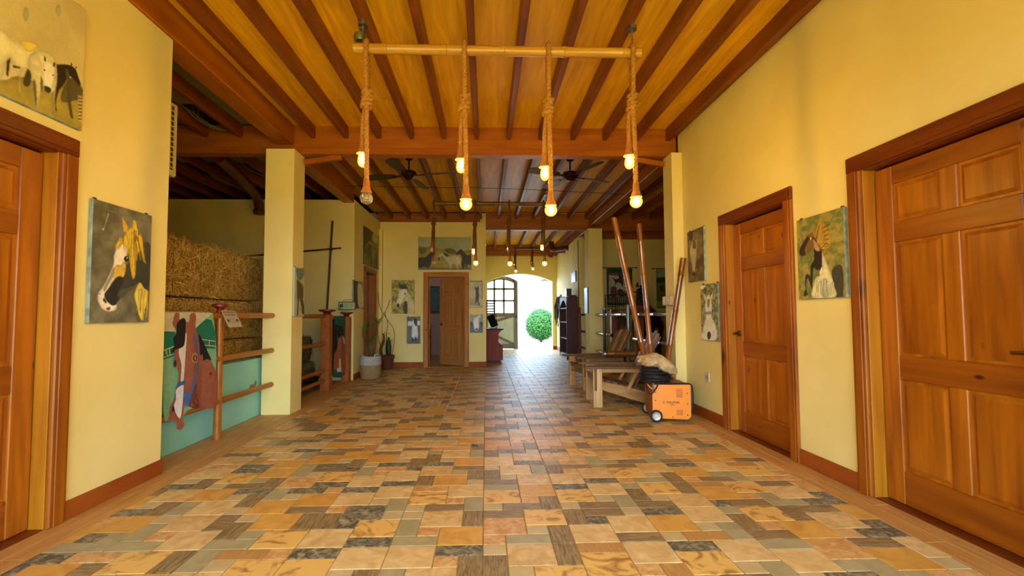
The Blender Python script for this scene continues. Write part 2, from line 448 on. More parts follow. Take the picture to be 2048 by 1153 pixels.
# ---------------------------------------------------------------- ceiling
ce = MB().box(-6.4, 6.4, -2.0, 14.8, 3.425, 3.5).build('ceiling', mat('ceiling_void', '#2a1c10', rough=.9), kind='structure')  # near-black slab; its colour stands for the unlit space above the sheets
JX = [-2.068+.392*i for i in range(12)]
def sheets(xs, ys, m):
    for i in range(len(xs)-1):
        for j in range(len(ys)-1):
            MB().box(xs[i]+.002, xs[i+1]-.002, ys[j]+.002, ys[j+1]-.002, 3.40, 3.424).build('plywood_sheet', m, ce)
XS = [-2.46, -1.284, -.108, 1.068, 2.244, 2.36]
sheets(XS, [-2.0, -.1, 2.3, 4.75, 5.45], M_PLY); sheets(XS, [5.58, 8.0, 10.0], M_PLY); sheets([.0, 1.068, 2.31], [10.15, 12.5, 14.7], M_PLY)
sheets([-6.3, -5.1, -3.9, -3.3], [3.1, 5.42], M_PLYPALE); sheets([-2.95, -2.5], [3.1, 5.42], M_PLYPALE); sheets([-3.3, -2.95], [3.1, 4.9], M_PLYPALE)
sheets([-6.3, -5.1, -3.9, -3.3], [5.58, 6.8], M_PLYPALE); sheets([-6.3, -4.6, -3.5], [7.5, 8.0], M_PLYPALE); sheets([-3.3, -2.5], [5.58, 8.0], M_PLYPALE)
sheets([2.36, 3.6, 4.8, 6.3], [5.58, 8.0, 10.0], M_PLY); sheets([2.45, 3.6, 4.8, 6.3], [10.15, 11.2], M_PLY)
JM = {}
def joist(x, y0, y1, w=.055, z0=3.25, nm='joist', m=None):
    L = round(y1-y0, 3)
    if (L, w, z0) not in JM:
        o = MB().box(-w/2, w/2, 0, L, z0, 3.40, .004).build(nm, m or M_JOIST, ce); JM[(L, w, z0)] = o.data
        o.location = (x, y0, 0)
    else: obj_of(JM[(L, w, z0)], nm, ce, (x, y0, 0))
for x in JX: joist(x, -2.0, 5.45); joist(x, 5.58, 10.0)
joist(2.325, -2.0, 5.45, .05, 3.30, 'ceiling_trim')
for x in JX[5:]:
    joist(x, 10.15, 14.65)
for i in range(9):
    joist(-2.92-.4*i, 3.1, 5.43); joist(-2.92-.4*i, 5.58, 8.6); joist(2.9+.4*i, 5.58, 10.0); joist(2.9+.4*i, 10.15, 11.2)
def xbeam(y, x0, x1, z0, th=.13):
    b = MB().box(x0, x1, y, y+th, z0, 3.40, .004).box(x0, x1, y-.014, y, z0, z0+.07, .004).box(x0, x1, y-.010, y, 3.33, 3.40, .003)
    b.build('beam', M_BEAM, ce)
xbeam(5.45, -6.3, 2.35, 3.06); xbeam(10.12, -2.4, 6.3, 3.03); xbeam(14.65, .01, 2.31, 3.05); xbeam(11.02, 2.47, 6.3, 2.99)
def ybeam(x0, x1, y0, y1, z0): MB().box(x0, x1, y0, y1, z0, 3.40, .006).build('long_beam', M_BEAMY, ce)
ybeam(-2.50, -2.29, -2.0, 5.43, 3.162); ybeam(-2.50, -2.31, 5.60, 7.995, 3.10); ybeam(2.32, 2.52, 5.60, 10.1, 3.10)
ybeam(2.32, 2.46, 10.28, 14.6, 3.07)
# small corbel braces under the first beam
for sx, x in ((1, -2.2), (-1, 2.24)):
    MB().beam((x, 5.52, 2.98), (x+sx*.45, 5.52, 3.05), .05, .06).build('brace', M_BEAM, ce)
# ---------------------------------------------------------------- doors
def make_leaf(parent, w, h, mz, mx, handle=True, th=.04):
    """six-panel leaf, hinge on its right edge at x=0, front face at y=0"""
    leaf = MB().box(-w, 0, .012, th, .008, h).build('leaf', mz, parent)
    st = .115
    def p(nm, x0, x1, z0, z1, m): return MB().box(x0, x1, 0, .03, z0, z1, .004).build(nm, m, leaf)
    p('stile', -w, -w+st, .008, h, mz); p('stile', -st, 0, .008, h, mz)
    rl = [(.008, .11), (.37, .435), (.77, .83), (.94, 1.0)]
    rl = [(.008, .2), (h*.365, h*.435), (h*.77, h*.83), (h*.945, h)]
    for z0, z1 in rl: p('rail', -w+st, -st, z0, z1, mx)
    for i in range(3):
        z0, z1 = rl[i][1], rl[i+1][0]
        p('mullion', -w/2-.045, -w/2+.045, z0, z1, mz)
        for x0, x1 in ((-w+st, -w/2-.045), (-w/2+.045, -st)):
            g, k = .006, .035
            a = [(x0+g, .016, z0+g), (x1-g, .016, z0+g), (x1-g, .016, z1-g), (x0+g, .016, z1-g)]
            c = [(x0+k, .004, z0+k), (x1-k, .004, z0+k), (x1-k, .004, z1-k), (x0+k, .004, z1-k)]
            MB().add(a+c, [(4, 5, 6, 7)]+[(i, (i+1) % 4, 4+(i+1) % 4, 4+i) for i in range(4)]).build('panel', mz, leaf)
    if handle:
        hx, hz = -w+.06, h*.47
        hb = MB().lathe([(.004, -.012), (.026, -.012), (.028, 0)], (hx, 0, hz), 16, axis='Y').cyl((hx, 0, hz), (hx, -.05, hz), .011, n=10)
        hb.tube([(hx, -.05, hz), (hx+.02, -.055, hz), (hx+.09, -.05, hz-.004)], [.010, .010, .008], 10)
        hb.build('handle', M_BRASS, leaf, smooth=True)
    return leaf
def make_door(name, loc, rz, w, h, mz, mx, mcz, mch, cs=.1, depth=.13, recess=.07, ang=0.0, handle=True, flip=False, mj=None):
    d = thing(name, loc, kind='structure', rz=rz, local=True)
    for x0, x1 in ((0, cs), (w-cs, w)):
        MB().box(x0, x1, -.024, -.001, 0, h-cs, .006).box(x0+.02 if x0 == 0 else x0+.02, x1-.02, -.031, -.024, 0, h-cs, .003).build('casing', mcz, d)
    MB().box(0, w, -.026, -.001, h-cs, h, .006).box(.02, w-.02, -.034, -.026, h-cs+.02, h-.02, .003).build('casing_head', mch, d)
    i = cs-.014
    for x0, x1 in ((i, i+.02), (w-i-.02, w-i)): MB().box(x0, x1, -.002, depth+.02, 0, h-i, .002).build('jamb', mj or mcz, d)
    MB().box(i, w-i, -.001, depth+.02, -.003, .006, .002).build('sill', mch, d)
    for x0, x1 in ((i+.02, i+.034), (w-i-.034, w-i-.02)): MB().box(x0, x1, recess+.045, recess+.07, 0, h-i-.02, .002).build('stop', mcz, d)
    MB().box(i+.02, w-i-.02, -.002, depth+.02, h-i-.02, h-i, .002).build('jamb_head', mch, d)
    lf = make_leaf(d, w-2*i-.048, h-i-.03, mz, mx, handle)
    lf.location = (w-i-.024, recess, 0); lf.rotation_euler = (0, 0, -ang)
    if flip: lf.scale = (-1, 1, 1); lf.location = (i+.024, recess, 0)
    return d
make_door('door_1', (-2.31, D1[0], 0), R(90), D1[1]-D1[0], D1[2], PZ, PX, PZR, PRED, mj=PJ)
make_door('door_2', (2.35, D2[1], 0), R(-90), D2[1]-D2[0], D2[2], PZ, PX, PZR, PRED, mj=PJ)
make_door('door_3', (2.35, D3[1], 0), R(-90), D3[1]-D3[0], D3[2], PZ, PX, PZR, PRED, mj=PJ, flip=True)
make_door('door_4', (-2.30, DS[0], 0), R(90), DS[1]-DS[0], DS[2], PZR, PRED, PZR, PRED, recess=.1, flip=True)
make_door('door_5', (DB[0], 9.95, 0), 0, DB[1]-DB[0], DB[2], PFAR, PFARX, PFAR, PFARX, recess=.12, ang=R(40))
PRINTS = {
 'horse_head': ('#6e6a4e', [
  ('#3a3a30',1,[(0.731,0.792),(0.844,0.74),(0.981,0.721),(0.989,0.426),(0.964,0.282),(0.872,0.322),(0.804,0.362),(0.699,0.326),(0.576,0.3),(0.482,0.226),(0.429,0.175),(0.403,0.244),(0.454,0.356),(0.544,0.482),(0.601,0.548),(0.657,0.637),(0.693,0.723)]),
  ('#e6dcc4',1,[(0.469,0.711),(0.394,0.652),(0.343,0.568),(0.341,0.489),(0.273,0.396),(0.198,0.305),(0.115,0.236),(0.115,0.188),(0.156,0.141),(0.211,0.108),(0.303,0.097),(0.403,0.11),(0.418,0.164),(0.407,0.195),(0.311,0.232),(0.296,0.31),(0.394,0.393),(0.484,0.478),(0.539,0.544),(0.565,0.627),(0.55,0.688)]),
  ('#c8a83c',1,[(0.465,0.497),(0.52,0.532),(0.546,0.473),(0.49,0.408),(0.414,0.393),(0.358,0.371),(0.335,0.429),(0.388,0.492)]),
  ('#24231e',1,[(0.305,0.31),(0.414,0.393),(0.512,0.379),(0.475,0.316),(0.422,0.245),(0.418,0.164),(0.354,0.144),(0.288,0.163),(0.241,0.19),(0.211,0.238)]),
  ('#dcb428',1,[(0.469,0.721),(0.582,0.826),(0.663,0.847),(0.753,0.784),(0.795,0.81),(0.823,0.716),(0.874,0.614),(0.913,0.541),(0.855,0.568),(0.785,0.648),(0.725,0.559),(0.723,0.432),(0.674,0.388),(0.625,0.488),(0.597,0.589),(0.554,0.637),(0.49,0.682),(0.416,0.644),(0.358,0.629),(0.392,0.692)]),
  ('#c9a02a',0,[(0.45,0.919),(0.497,0.888),(0.571,0.83),(0.525,0.788),(0.484,0.793)]),
  ('#e0bc30',0,[(0.652,0.922),(0.701,0.904),(0.74,0.814),(0.733,0.738),(0.667,0.795),(0.638,0.853)]),
  ('#e4c848',1,[(0.804,0.362),(0.893,0.312),(0.974,0.284),(0.959,0.174),(0.908,0.099),(0.891,0.018),(0.836,0.034),(0.8,0.077),(0.763,0.149),(0.714,0.253)]),
  ('#16130f',1,[(0.601,0.562),(0.593,0.547),(0.569,0.536),(0.539,0.534),(0.516,0.541),(0.505,0.555),(0.514,0.57),(0.537,0.581),(0.567,0.582),(0.591,0.575)]),
  ('#d8b850',1,[(0.505,0.46),(0.546,0.452),(0.51,0.395),(0.473,0.407)]),
  ('#3a3026',1,[(0.205,0.21),(0.241,0.19),(0.252,0.162),(0.196,0.181)]),
  ('#7a3a2a',1,[(0.254,0.123),(0.318,0.134),(0.301,0.104),(0.256,0.11)]),
  ('#f0ece0',1,[(0.58,0.567),(0.578,0.563),(0.571,0.56),(0.563,0.56),(0.557,0.562),(0.554,0.566),(0.557,0.57),(0.563,0.573),(0.569,0.573),(0.576,0.571)]),
  ('#8c8878',1,[(0.324,0.448),(0.36,0.47),(0.341,0.39),(0.277,0.327),(0.217,0.258),(0.198,0.286),(0.264,0.366)]),
  ('#4a4a3c',1,[(0.424,0.234),(0.478,0.286),(0.616,0.312),(0.699,0.326),(0.618,0.271),(0.503,0.216)]),
  ('#f0d050',0,[(0.426,0.73),(0.418,0.681),(0.39,0.63),(0.397,0.63),(0.431,0.681),(0.446,0.73)]),
  ('#8a6a18',0,[(0.458,0.755),(0.433,0.69),(0.397,0.623),(0.403,0.623),(0.446,0.689),(0.478,0.755)]),
  ('#e8c840',0,[(0.473,0.755),(0.448,0.697),(0.418,0.638),(0.424,0.638),(0.461,0.696),(0.493,0.753)]),
  ('#6a5418',0,[(0.471,0.758),(0.469,0.696),(0.429,0.633),(0.433,0.632),(0.48,0.696),(0.49,0.759)]),
  ('#f0d050',0,[(0.499,0.756),(0.497,0.696),(0.484,0.634),(0.488,0.634),(0.51,0.696),(0.518,0.758)]),
  ('#8a6a18',0,[(0.48,0.759),(0.484,0.692),(0.512,0.627),(0.518,0.629),(0.497,0.693),(0.501,0.76)]),
  ('#e8c840',0,[(0.546,0.742),(0.527,0.671),(0.505,0.6),(0.51,0.599),(0.539,0.671),(0.567,0.742)]),
  ('#6a5418',0,[(0.546,0.76),(0.576,0.685),(0.565,0.605),(0.571,0.605),(0.588,0.686),(0.565,0.764)]),
  ('#f0d050',0,[(0.576,0.764),(0.55,0.686),(0.554,0.612),(0.561,0.614),(0.563,0.686),(0.595,0.763)]),
  ('#8a6a18',0,[(0.546,0.759),(0.578,0.688),(0.593,0.614),(0.599,0.615),(0.591,0.689),(0.565,0.763)]),
  ('#e8c840',0,[(0.578,0.763),(0.597,0.679),(0.631,0.596),(0.638,0.597),(0.61,0.681),(0.599,0.766)]),
  ('#6a5418',0,[(0.606,0.756),(0.586,0.663),(0.614,0.574),(0.62,0.574),(0.601,0.663),(0.625,0.758)]),
  ('#f0d050',0,[(0.638,0.756),(0.631,0.664),(0.635,0.574),(0.642,0.574),(0.644,0.666),(0.659,0.758)]),
  ('#8a6a18',0,[(0.644,0.781),(0.674,0.686),(0.661,0.588),(0.667,0.588),(0.687,0.688),(0.665,0.784)]),
  ('#e8c840',0,[(0.642,0.759),(0.682,0.662),(0.74,0.563),(0.746,0.564),(0.697,0.663),(0.661,0.763)]),
  ('#6a5418',0,[(0.667,0.768),(0.723,0.678),(0.755,0.582),(0.761,0.584),(0.736,0.679),(0.689,0.774)]),
  ('#f0d050',0,[(0.712,0.766),(0.706,0.656),(0.738,0.549),(0.744,0.551),(0.721,0.658),(0.733,0.767)]),
  ('#8a6a18',0,[(0.704,0.771),(0.78,0.671),(0.817,0.567),(0.823,0.567),(0.793,0.674),(0.723,0.777)]),
  ('#e8c840',0,[(0.733,0.785),(0.748,0.673),(0.806,0.563),(0.812,0.564),(0.763,0.674),(0.755,0.788)]),
  ('#6a5418',0,[(0.727,0.773),(0.778,0.666),(0.874,0.562),(0.881,0.563),(0.793,0.67),(0.748,0.777)]),
  ('#f0d050',0,[(0.795,0.786),(0.836,0.67),(0.866,0.552),(0.872,0.552),(0.849,0.671),(0.819,0.789)]),
  ('#8a6a18',0,[(0.806,0.789),(0.87,0.674),(0.891,0.552),(0.9,0.553),(0.883,0.675),(0.827,0.795)]),
  ('#e8cc40',0,[(0.535,0.81),(0.563,0.732),(0.569,0.649),(0.576,0.649),(0.576,0.733),(0.557,0.814)]),
  ('#7a6018',0,[(0.599,0.815),(0.586,0.722),(0.58,0.63),(0.586,0.63),(0.599,0.722),(0.618,0.815)]),
  ('#e8cc40',0,[(0.563,0.803),(0.586,0.703),(0.565,0.597),(0.571,0.597),(0.601,0.704),(0.584,0.807)]),
  ('#7a6018',0,[(0.614,0.805),(0.612,0.692),(0.588,0.577),(0.595,0.577),(0.625,0.693),(0.635,0.808)]),
  ('#e8cc40',0,[(0.601,0.825),(0.595,0.695),(0.599,0.566),(0.603,0.566),(0.608,0.695),(0.623,0.826)]),
  ('#7a6018',0,[(0.642,0.81),(0.627,0.671),(0.625,0.536),(0.631,0.536),(0.64,0.673),(0.663,0.811)]),
  ('#e8cc40',0,[(0.599,0.825),(0.618,0.664),(0.648,0.504),(0.655,0.505),(0.631,0.666),(0.62,0.827)]),
  ('#7a6018',0,[(0.65,0.816),(0.665,0.653),(0.657,0.489),(0.663,0.49),(0.68,0.655),(0.672,0.819)]),
  ('#e8cc40',0,[(0.638,0.816),(0.655,0.645),(0.646,0.473),(0.652,0.473),(0.667,0.647),(0.657,0.819)]),
  ('#7a6018',0,[(0.665,0.832),(0.687,0.641),(0.699,0.449),(0.706,0.449),(0.699,0.642),(0.687,0.834)]),
  ('#e8cc40',0,[(0.638,0.821),(0.652,0.623),(0.672,0.425),(0.678,0.425),(0.665,0.625),(0.657,0.823)]),
  ('#7a6018',0,[(0.695,0.825),(0.712,0.621),(0.719,0.415),(0.723,0.415),(0.727,0.622),(0.714,0.827)]),
  ('#f0dc70',0,[(0.768,0.308),(0.783,0.208),(0.765,0.108),(0.772,0.108),(0.797,0.208),(0.789,0.31)]),
  ('#a08830',0,[(0.78,0.3),(0.797,0.207),(0.812,0.111),(0.821,0.112),(0.812,0.207),(0.802,0.301)]),
  ('#e4c848',0,[(0.763,0.299),(0.804,0.204),(0.825,0.107),(0.832,0.107),(0.817,0.204),(0.785,0.301)]),
  ('#f0dc70',0,[(0.81,0.301),(0.806,0.196),(0.793,0.09),(0.8,0.09),(0.819,0.196),(0.834,0.301)]),
  ('#a08830',0,[(0.823,0.307),(0.834,0.196),(0.832,0.085),(0.84,0.085),(0.849,0.196),(0.844,0.307)]),
  ('#e4c848',0,[(0.84,0.315),(0.836,0.201),(0.817,0.088),(0.823,0.088),(0.851,0.201),(0.864,0.315)]),
  ('#f0dc70',0,[(0.827,0.29),(0.84,0.192),(0.857,0.093),(0.864,0.093),(0.855,0.193),(0.849,0.292)]),
  ('#a08830',0,[(0.842,0.307),(0.825,0.192),(0.84,0.078),(0.846,0.078),(0.84,0.192),(0.864,0.305)]),
  ('#e4c848',0,[(0.855,0.303),(0.87,0.186),(0.874,0.07),(0.881,0.07),(0.885,0.186),(0.876,0.304)]),
  ('#f0dc70',0,[(0.896,0.295),(0.9,0.185),(0.915,0.075),(0.921,0.075),(0.915,0.185),(0.917,0.295)]),
  ('#a08830',0,[(0.891,0.285),(0.881,0.164),(0.881,0.044),(0.887,0.044),(0.893,0.164),(0.915,0.285)]),
  ('#e4c848',0,[(0.893,0.275),(0.885,0.16),(0.891,0.045),(0.898,0.045),(0.898,0.16),(0.915,0.275)]),
  ('#f0dc70',0,[(0.942,0.262),(0.962,0.152),(0.949,0.042),(0.957,0.042),(0.977,0.152),(0.966,0.263)]),
  ('#a08830',0,[(0.962,0.277),(0.945,0.153),(0.921,0.032),(0.928,0.03),(0.959,0.152),(0.985,0.275)]),
  ('#b8b8a0',0,[(0.228,0.919),(0.239,0.911),(0.181,0.796),(0.164,0.755),(0.139,0.771),(0.173,0.79)]),
  ('#70705a',0,[(0.015,0.7),(0.373,0.696),(0.373,0.688),(0.015,0.692)]),
  ('#70705a',0,[(0,0.459),(0.313,0.471),(0.313,0.464),(0,0.453)]),
  ('#70705a',0,[(0.066,0.944),(0.977,0.936),(0.979,0.925),(0.066,0.934)]),
  ('#70705a',0,[(0,0.236),(0.149,0.241),(0.149,0.234),(0,0.23)]),
 ]),
 'herd': ('#cabd86', [
  ('#9a8a38',1,[(0.435,0),(0.603,0.085),(0.674,0.177),(0.752,0.2),(0.865,0.274),(0.937,0.38),(1,0.338),(1,0.006),(0.606,0),(0.259,0)]),
  ('#56502c',1,[(0.924,0.369),(0.95,0.372),(1,0.33),(1,0.243),(0.961,0.22),(0.905,0.159),(0.879,0.176),(0.9,0.304)]),
  ('#dcd49c',0,[(0.507,0.342),(0.594,0.43),(0.622,0.434),(0.643,0.397),(0.682,0.435),(0.713,0.44),(0.766,0.472),(0.778,0.458),(0.745,0.41),(0.721,0.328),(0.717,0.274),(0.693,0.234),(0.684,0.145),(0.692,0.075),(0.682,0.067),(0.682,0.159),(0.687,0.247),(0.657,0.228),(0.646,0.285),(0.627,0.244),(0.624,0.207),(0.616,0.136),(0.604,0.078),(0.514,0.081)]),
  ('#d8c050',1,[(0.682,0.435),(0.723,0.465),(0.761,0.472),(0.734,0.417),(0.709,0.384),(0.693,0.403)]),
  ('#231c14',0,[(0.849,0.414),(0.897,0.457),(0.927,0.475),(0.954,0.47),(0.968,0.426),(0.986,0.373),(0.977,0.346),(0.956,0.367),(0.924,0.387),(0.906,0.336),(0.889,0.275),(0.871,0.234),(0.861,0.172),(0.857,0.105),(0.865,0.057),(0.856,0.058),(0.85,0.145),(0.856,0.25),(0.857,0.34)]),
  ('#d2ca94',0,[(0.725,0.374),(0.762,0.443),(0.789,0.46),(0.823,0.474),(0.848,0.441),(0.857,0.34),(0.853,0.247),(0.844,0.132),(0.845,0.007),(0.83,0.006),(0.833,0.105),(0.826,0.172),(0.802,0.189),(0.791,0.179),(0.781,0.136),(0.772,0.051),(0.762,0.001),(0.753,0.054),(0.743,0.14),(0.738,0.206),(0.723,0.261),(0.716,0.306)]),
  ('#6a6238',0,[(0.741,0.199),(0.752,0.216),(0.76,0.155),(0.765,0.072),(0.762,0.006),(0.754,0.055),(0.745,0.133)]),
  ('#6a6238',0,[(0.777,0.272),(0.791,0.231),(0.792,0.18),(0.782,0.138),(0.776,0.203)]),
  ('#8a8250',0,[(0.831,0.176),(0.844,0.203),(0.847,0.017),(0.835,0.013)]),
  ('#2a2616',0,[(0.627,0.244),(0.643,0.282),(0.64,0.223),(0.636,0.136),(0.627,0.146)]),
  ('#2a2616',0,[(0.652,0.233),(0.687,0.251),(0.684,0.237),(0.655,0.218)]),
  ('#ece6c4',1,[(0.791,0.373),(0.802,0.4),(0.825,0.403),(0.843,0.391),(0.84,0.291),(0.83,0.21),(0.82,0.176),(0.8,0.186),(0.791,0.25),(0.787,0.316)]),
  ('#2e2a1c',1,[(0.796,0.206),(0.828,0.213),(0.826,0.172),(0.802,0.17)]),
  ('#2e2a1c',0,[(0.79,0.428),(0.799,0.416),(0.798,0.387),(0.791,0.39)]),
  ('#2e2a1c',0,[(0.838,0.423),(0.847,0.423),(0.843,0.384),(0.832,0.387)]),
  ('#3c3820',1,[(0.718,0.265),(0.734,0.237),(0.733,0.176),(0.719,0.135),(0.7,0.14),(0.704,0.203)]),
  ('#2a2616',1,[(0.799,0.326),(0.798,0.322),(0.796,0.318),(0.793,0.316),(0.791,0.316),(0.791,0.319),(0.791,0.323),(0.793,0.328),(0.795,0.329),(0.798,0.329)]),
  ('#2a2616',1,[(0.84,0.322),(0.84,0.318),(0.838,0.313),(0.835,0.312),(0.833,0.312),(0.832,0.315),(0.833,0.319),(0.835,0.323),(0.838,0.325),(0.84,0.325)]),
  ('#4c4630',0,[(0.894,0.427),(0.909,0.431),(0.924,0.379),(0.927,0.251),(0.937,0.163),(0.952,0.062),(0.936,0.061),(0.917,0.167),(0.911,0.33)]),
  ('#231c14',0,[(0.927,0.502),(0.935,0.482),(0.927,0.472)]),
  ('#231c14',0,[(0.961,0.501),(0.957,0.472),(0.95,0.478)]),
  ('#b0a468',0,[(0.971,0.271),(1,0.282),(1,0.062),(0.975,0.068)]),
  ('#5a4a20',0,[(0.973,0.252),(1,0.268),(1,0.258),(0.974,0.244)]),
  ('#5a4a20',0,[(0.974,0.224),(1,0.24),(1,0.23),(0.975,0.216)]),
  ('#5a4a20',0,[(0.975,0.197),(1,0.211),(1,0.201),(0.975,0.187)]),
  ('#5a4a20',0,[(0.976,0.169),(1,0.183),(1,0.173),(0.976,0.159)]),
  ('#5a4a20',0,[(0.976,0.14),(1,0.155),(1,0.145),(0.976,0.132)]),
  ('#5a4a20',0,[(0.977,0.112),(1,0.126),(1,0.116),(0.977,0.104)]),
  ('#5a4a20',0,[(0.978,0.085),(1,0.098),(1,0.088),(0.978,0.075)]),
  ('#9aa078',1,[(0.709,0.658),(0.706,0.618),(0.699,0.596),(0.691,0.603),(0.686,0.634),(0.688,0.672),(0.696,0.695),(0.704,0.689)]),
  ('#a8a880',1,[(0.86,0.852),(0.858,0.817),(0.85,0.794),(0.841,0.799),(0.837,0.827),(0.84,0.861),(0.848,0.884),(0.856,0.879)]),
 ]),
 'rearing': ('#82803e', [
  ('#3a3a2e',1,[(0.771,0.337),(0.942,0.344),(0.936,0.005),(0.793,0.008),(0.776,0.136),(0.731,0.259)]),
  ('#a8862c',1,[(0.376,0.768),(0.458,0.853),(0.52,0.927),(0.662,0.842),(0.729,0.759),(0.747,0.636),(0.698,0.569),(0.604,0.517),(0.551,0.544),(0.518,0.61),(0.449,0.703)]),
  ('#4a3818',0,[(0.533,0.82),(0.718,0.854),(0.724,0.842),(0.536,0.807)]),
  ('#4a3818',0,[(0.551,0.775),(0.711,0.798),(0.716,0.788),(0.556,0.761)]),
  ('#4a3818',0,[(0.571,0.731),(0.702,0.742),(0.709,0.732),(0.573,0.717)]),
  ('#4a3818',0,[(0.591,0.686),(0.696,0.688),(0.702,0.676),(0.593,0.673)]),
  ('#4a3818',0,[(0.609,0.641),(0.689,0.632),(0.696,0.62),(0.613,0.629)]),
  ('#4a3818',0,[(0.629,0.598),(0.682,0.576),(0.689,0.564),(0.631,0.585)]),
  ('#d2cc9a',1,[(0.533,0.546),(0.587,0.498),(0.669,0.366),(0.731,0.249),(0.776,0.125),(0.793,0.008),(0.316,0.014),(0.336,0.147),(0.4,0.251),(0.498,0.276),(0.56,0.376)]),
  ('#9aa488',1,[(0.529,0.21),(0.622,0.225),(0.671,0.131),(0.662,0.019),(0.518,0.019),(0.507,0.129)]),
  ('#241a0e',1,[(0.373,0.746),(0.449,0.693),(0.518,0.59),(0.551,0.544),(0.542,0.398),(0.52,0.337),(0.407,0.346),(0.36,0.371),(0.329,0.202),(0.313,0.115),(0.284,0.203),(0.289,0.334),(0.313,0.417),(0.376,0.466),(0.384,0.561),(0.378,0.649)]),
  ('#7a5424',1,[(0.309,0.793),(0.369,0.812),(0.373,0.736),(0.367,0.617),(0.264,0.575),(0.16,0.536),(0.076,0.549),(0.047,0.603),(0.104,0.659),(0.171,0.729),(0.258,0.783)]),
  ('#2a1e10',1,[(0.082,0.661),(0.191,0.725),(0.256,0.773),(0.273,0.725),(0.184,0.627),(0.18,0.551),(0.076,0.549),(0.047,0.603)]),
  ('#b08a5c',1,[(0.371,0.714),(0.447,0.673),(0.509,0.59),(0.496,0.559),(0.402,0.592)]),
  ('#2a2016',1,[(0.204,0.307),(0.284,0.268),(0.304,0.137),(0.276,0.161),(0.242,0.239),(0.202,0.241),(0.182,0.122),(0.209,0.054),(0.127,0.036),(0.127,0.092),(0.162,0.122),(0.158,0.254)]),
  ('#d8b448',0,[(0.502,0.681),(0.542,0.797),(0.547,0.917),(0.54,0.919),(0.527,0.8),(0.48,0.686)]),
  ('#5a4418',0,[(0.458,0.708),(0.489,0.803),(0.553,0.895),(0.547,0.897),(0.476,0.808),(0.433,0.714)]),
  ('#b89030',0,[(0.491,0.676),(0.511,0.783),(0.551,0.886),(0.544,0.888),(0.496,0.786),(0.469,0.68)]),
  ('#d8b448',0,[(0.478,0.669),(0.536,0.761),(0.558,0.858),(0.551,0.859),(0.522,0.764),(0.456,0.676)]),
  ('#5a4418',0,[(0.498,0.683),(0.544,0.768),(0.598,0.853),(0.591,0.854),(0.531,0.773),(0.476,0.688)]),
  ('#b89030',0,[(0.484,0.658),(0.533,0.753),(0.582,0.847),(0.576,0.849),(0.52,0.758),(0.464,0.663)]),
  ('#d8b448',0,[(0.478,0.663),(0.544,0.747),(0.587,0.834),(0.58,0.836),(0.531,0.753),(0.458,0.671)]),
  ('#5a4418',0,[(0.52,0.671),(0.578,0.744),(0.6,0.82),(0.593,0.82),(0.564,0.747),(0.5,0.678)]),
  ('#b89030',0,[(0.52,0.659),(0.578,0.732),(0.593,0.81),(0.589,0.812),(0.564,0.737),(0.5,0.666)]),
  ('#d8b448',0,[(0.498,0.646),(0.56,0.714),(0.611,0.781),(0.607,0.783),(0.547,0.719),(0.478,0.654)]),
  ('#5a4418',0,[(0.527,0.653),(0.582,0.714),(0.636,0.775),(0.629,0.776),(0.569,0.719),(0.507,0.659)]),
  ('#b89030',0,[(0.507,0.644),(0.564,0.702),(0.631,0.758),(0.624,0.759),(0.551,0.707),(0.487,0.653)]),
  ('#d8b448',0,[(0.531,0.627),(0.571,0.692),(0.613,0.753),(0.607,0.756),(0.558,0.695),(0.511,0.634)]),
  ('#5a4418',0,[(0.542,0.612),(0.607,0.676),(0.649,0.742),(0.642,0.744),(0.596,0.681),(0.524,0.62)]),
  ('#b89030',0,[(0.52,0.617),(0.591,0.664),(0.662,0.708),(0.658,0.712),(0.58,0.669),(0.502,0.627)]),
  ('#d8b448',0,[(0.551,0.615),(0.589,0.654),(0.653,0.692),(0.649,0.693),(0.578,0.661),(0.531,0.624)]),
  ('#5a4418',0,[(0.52,0.6),(0.591,0.639),(0.644,0.68),(0.64,0.683),(0.58,0.646),(0.502,0.61)]),
  ('#b89030',0,[(0.531,0.608),(0.596,0.636),(0.687,0.659),(0.684,0.663),(0.587,0.644),(0.516,0.62)]),
  ('#d8b448',0,[(0.536,0.597),(0.596,0.632),(0.682,0.664),(0.678,0.668),(0.587,0.639),(0.52,0.607)]),
  ('#5a4418',0,[(0.544,0.581),(0.62,0.619),(0.669,0.656),(0.664,0.659),(0.611,0.624),(0.529,0.593)]),
  ('#b89030',0,[(0.558,0.58),(0.636,0.602),(0.673,0.629),(0.669,0.631),(0.627,0.608),(0.544,0.592)]),
  ('#d8b448',0,[(0.571,0.571),(0.616,0.593),(0.682,0.61),(0.68,0.614),(0.609,0.6),(0.558,0.583)]),
  ('#5a4418',0,[(0.556,0.561),(0.633,0.588),(0.724,0.614),(0.72,0.617),(0.624,0.597),(0.542,0.573)]),
  ('#b89030',0,[(0.571,0.576),(0.636,0.586),(0.724,0.592),(0.724,0.597),(0.631,0.595),(0.564,0.59)]),
  ('#d8b448',0,[(0.56,0.576),(0.618,0.581),(0.709,0.583),(0.707,0.586),(0.613,0.59),(0.553,0.588)]),
  ('#5a4418',0,[(0.531,0.558),(0.624,0.556),(0.744,0.551),(0.744,0.554),(0.624,0.564),(0.529,0.571)]),
  ('#8a8c60',0,[(0.422,0.222),(0.413,0.125),(0.369,0.029),(0.376,0.027),(0.429,0.124),(0.444,0.22)]),
  ('#e8e4c0',0,[(0.44,0.229),(0.427,0.132),(0.402,0.037),(0.409,0.037),(0.442,0.131),(0.462,0.225)]),
  ('#8a8c60',0,[(0.467,0.2),(0.436,0.112),(0.422,0.022),(0.429,0.022),(0.449,0.11),(0.489,0.197)]),
  ('#e8e4c0',0,[(0.491,0.217),(0.46,0.122),(0.46,0.024),(0.467,0.024),(0.476,0.12),(0.513,0.214)]),
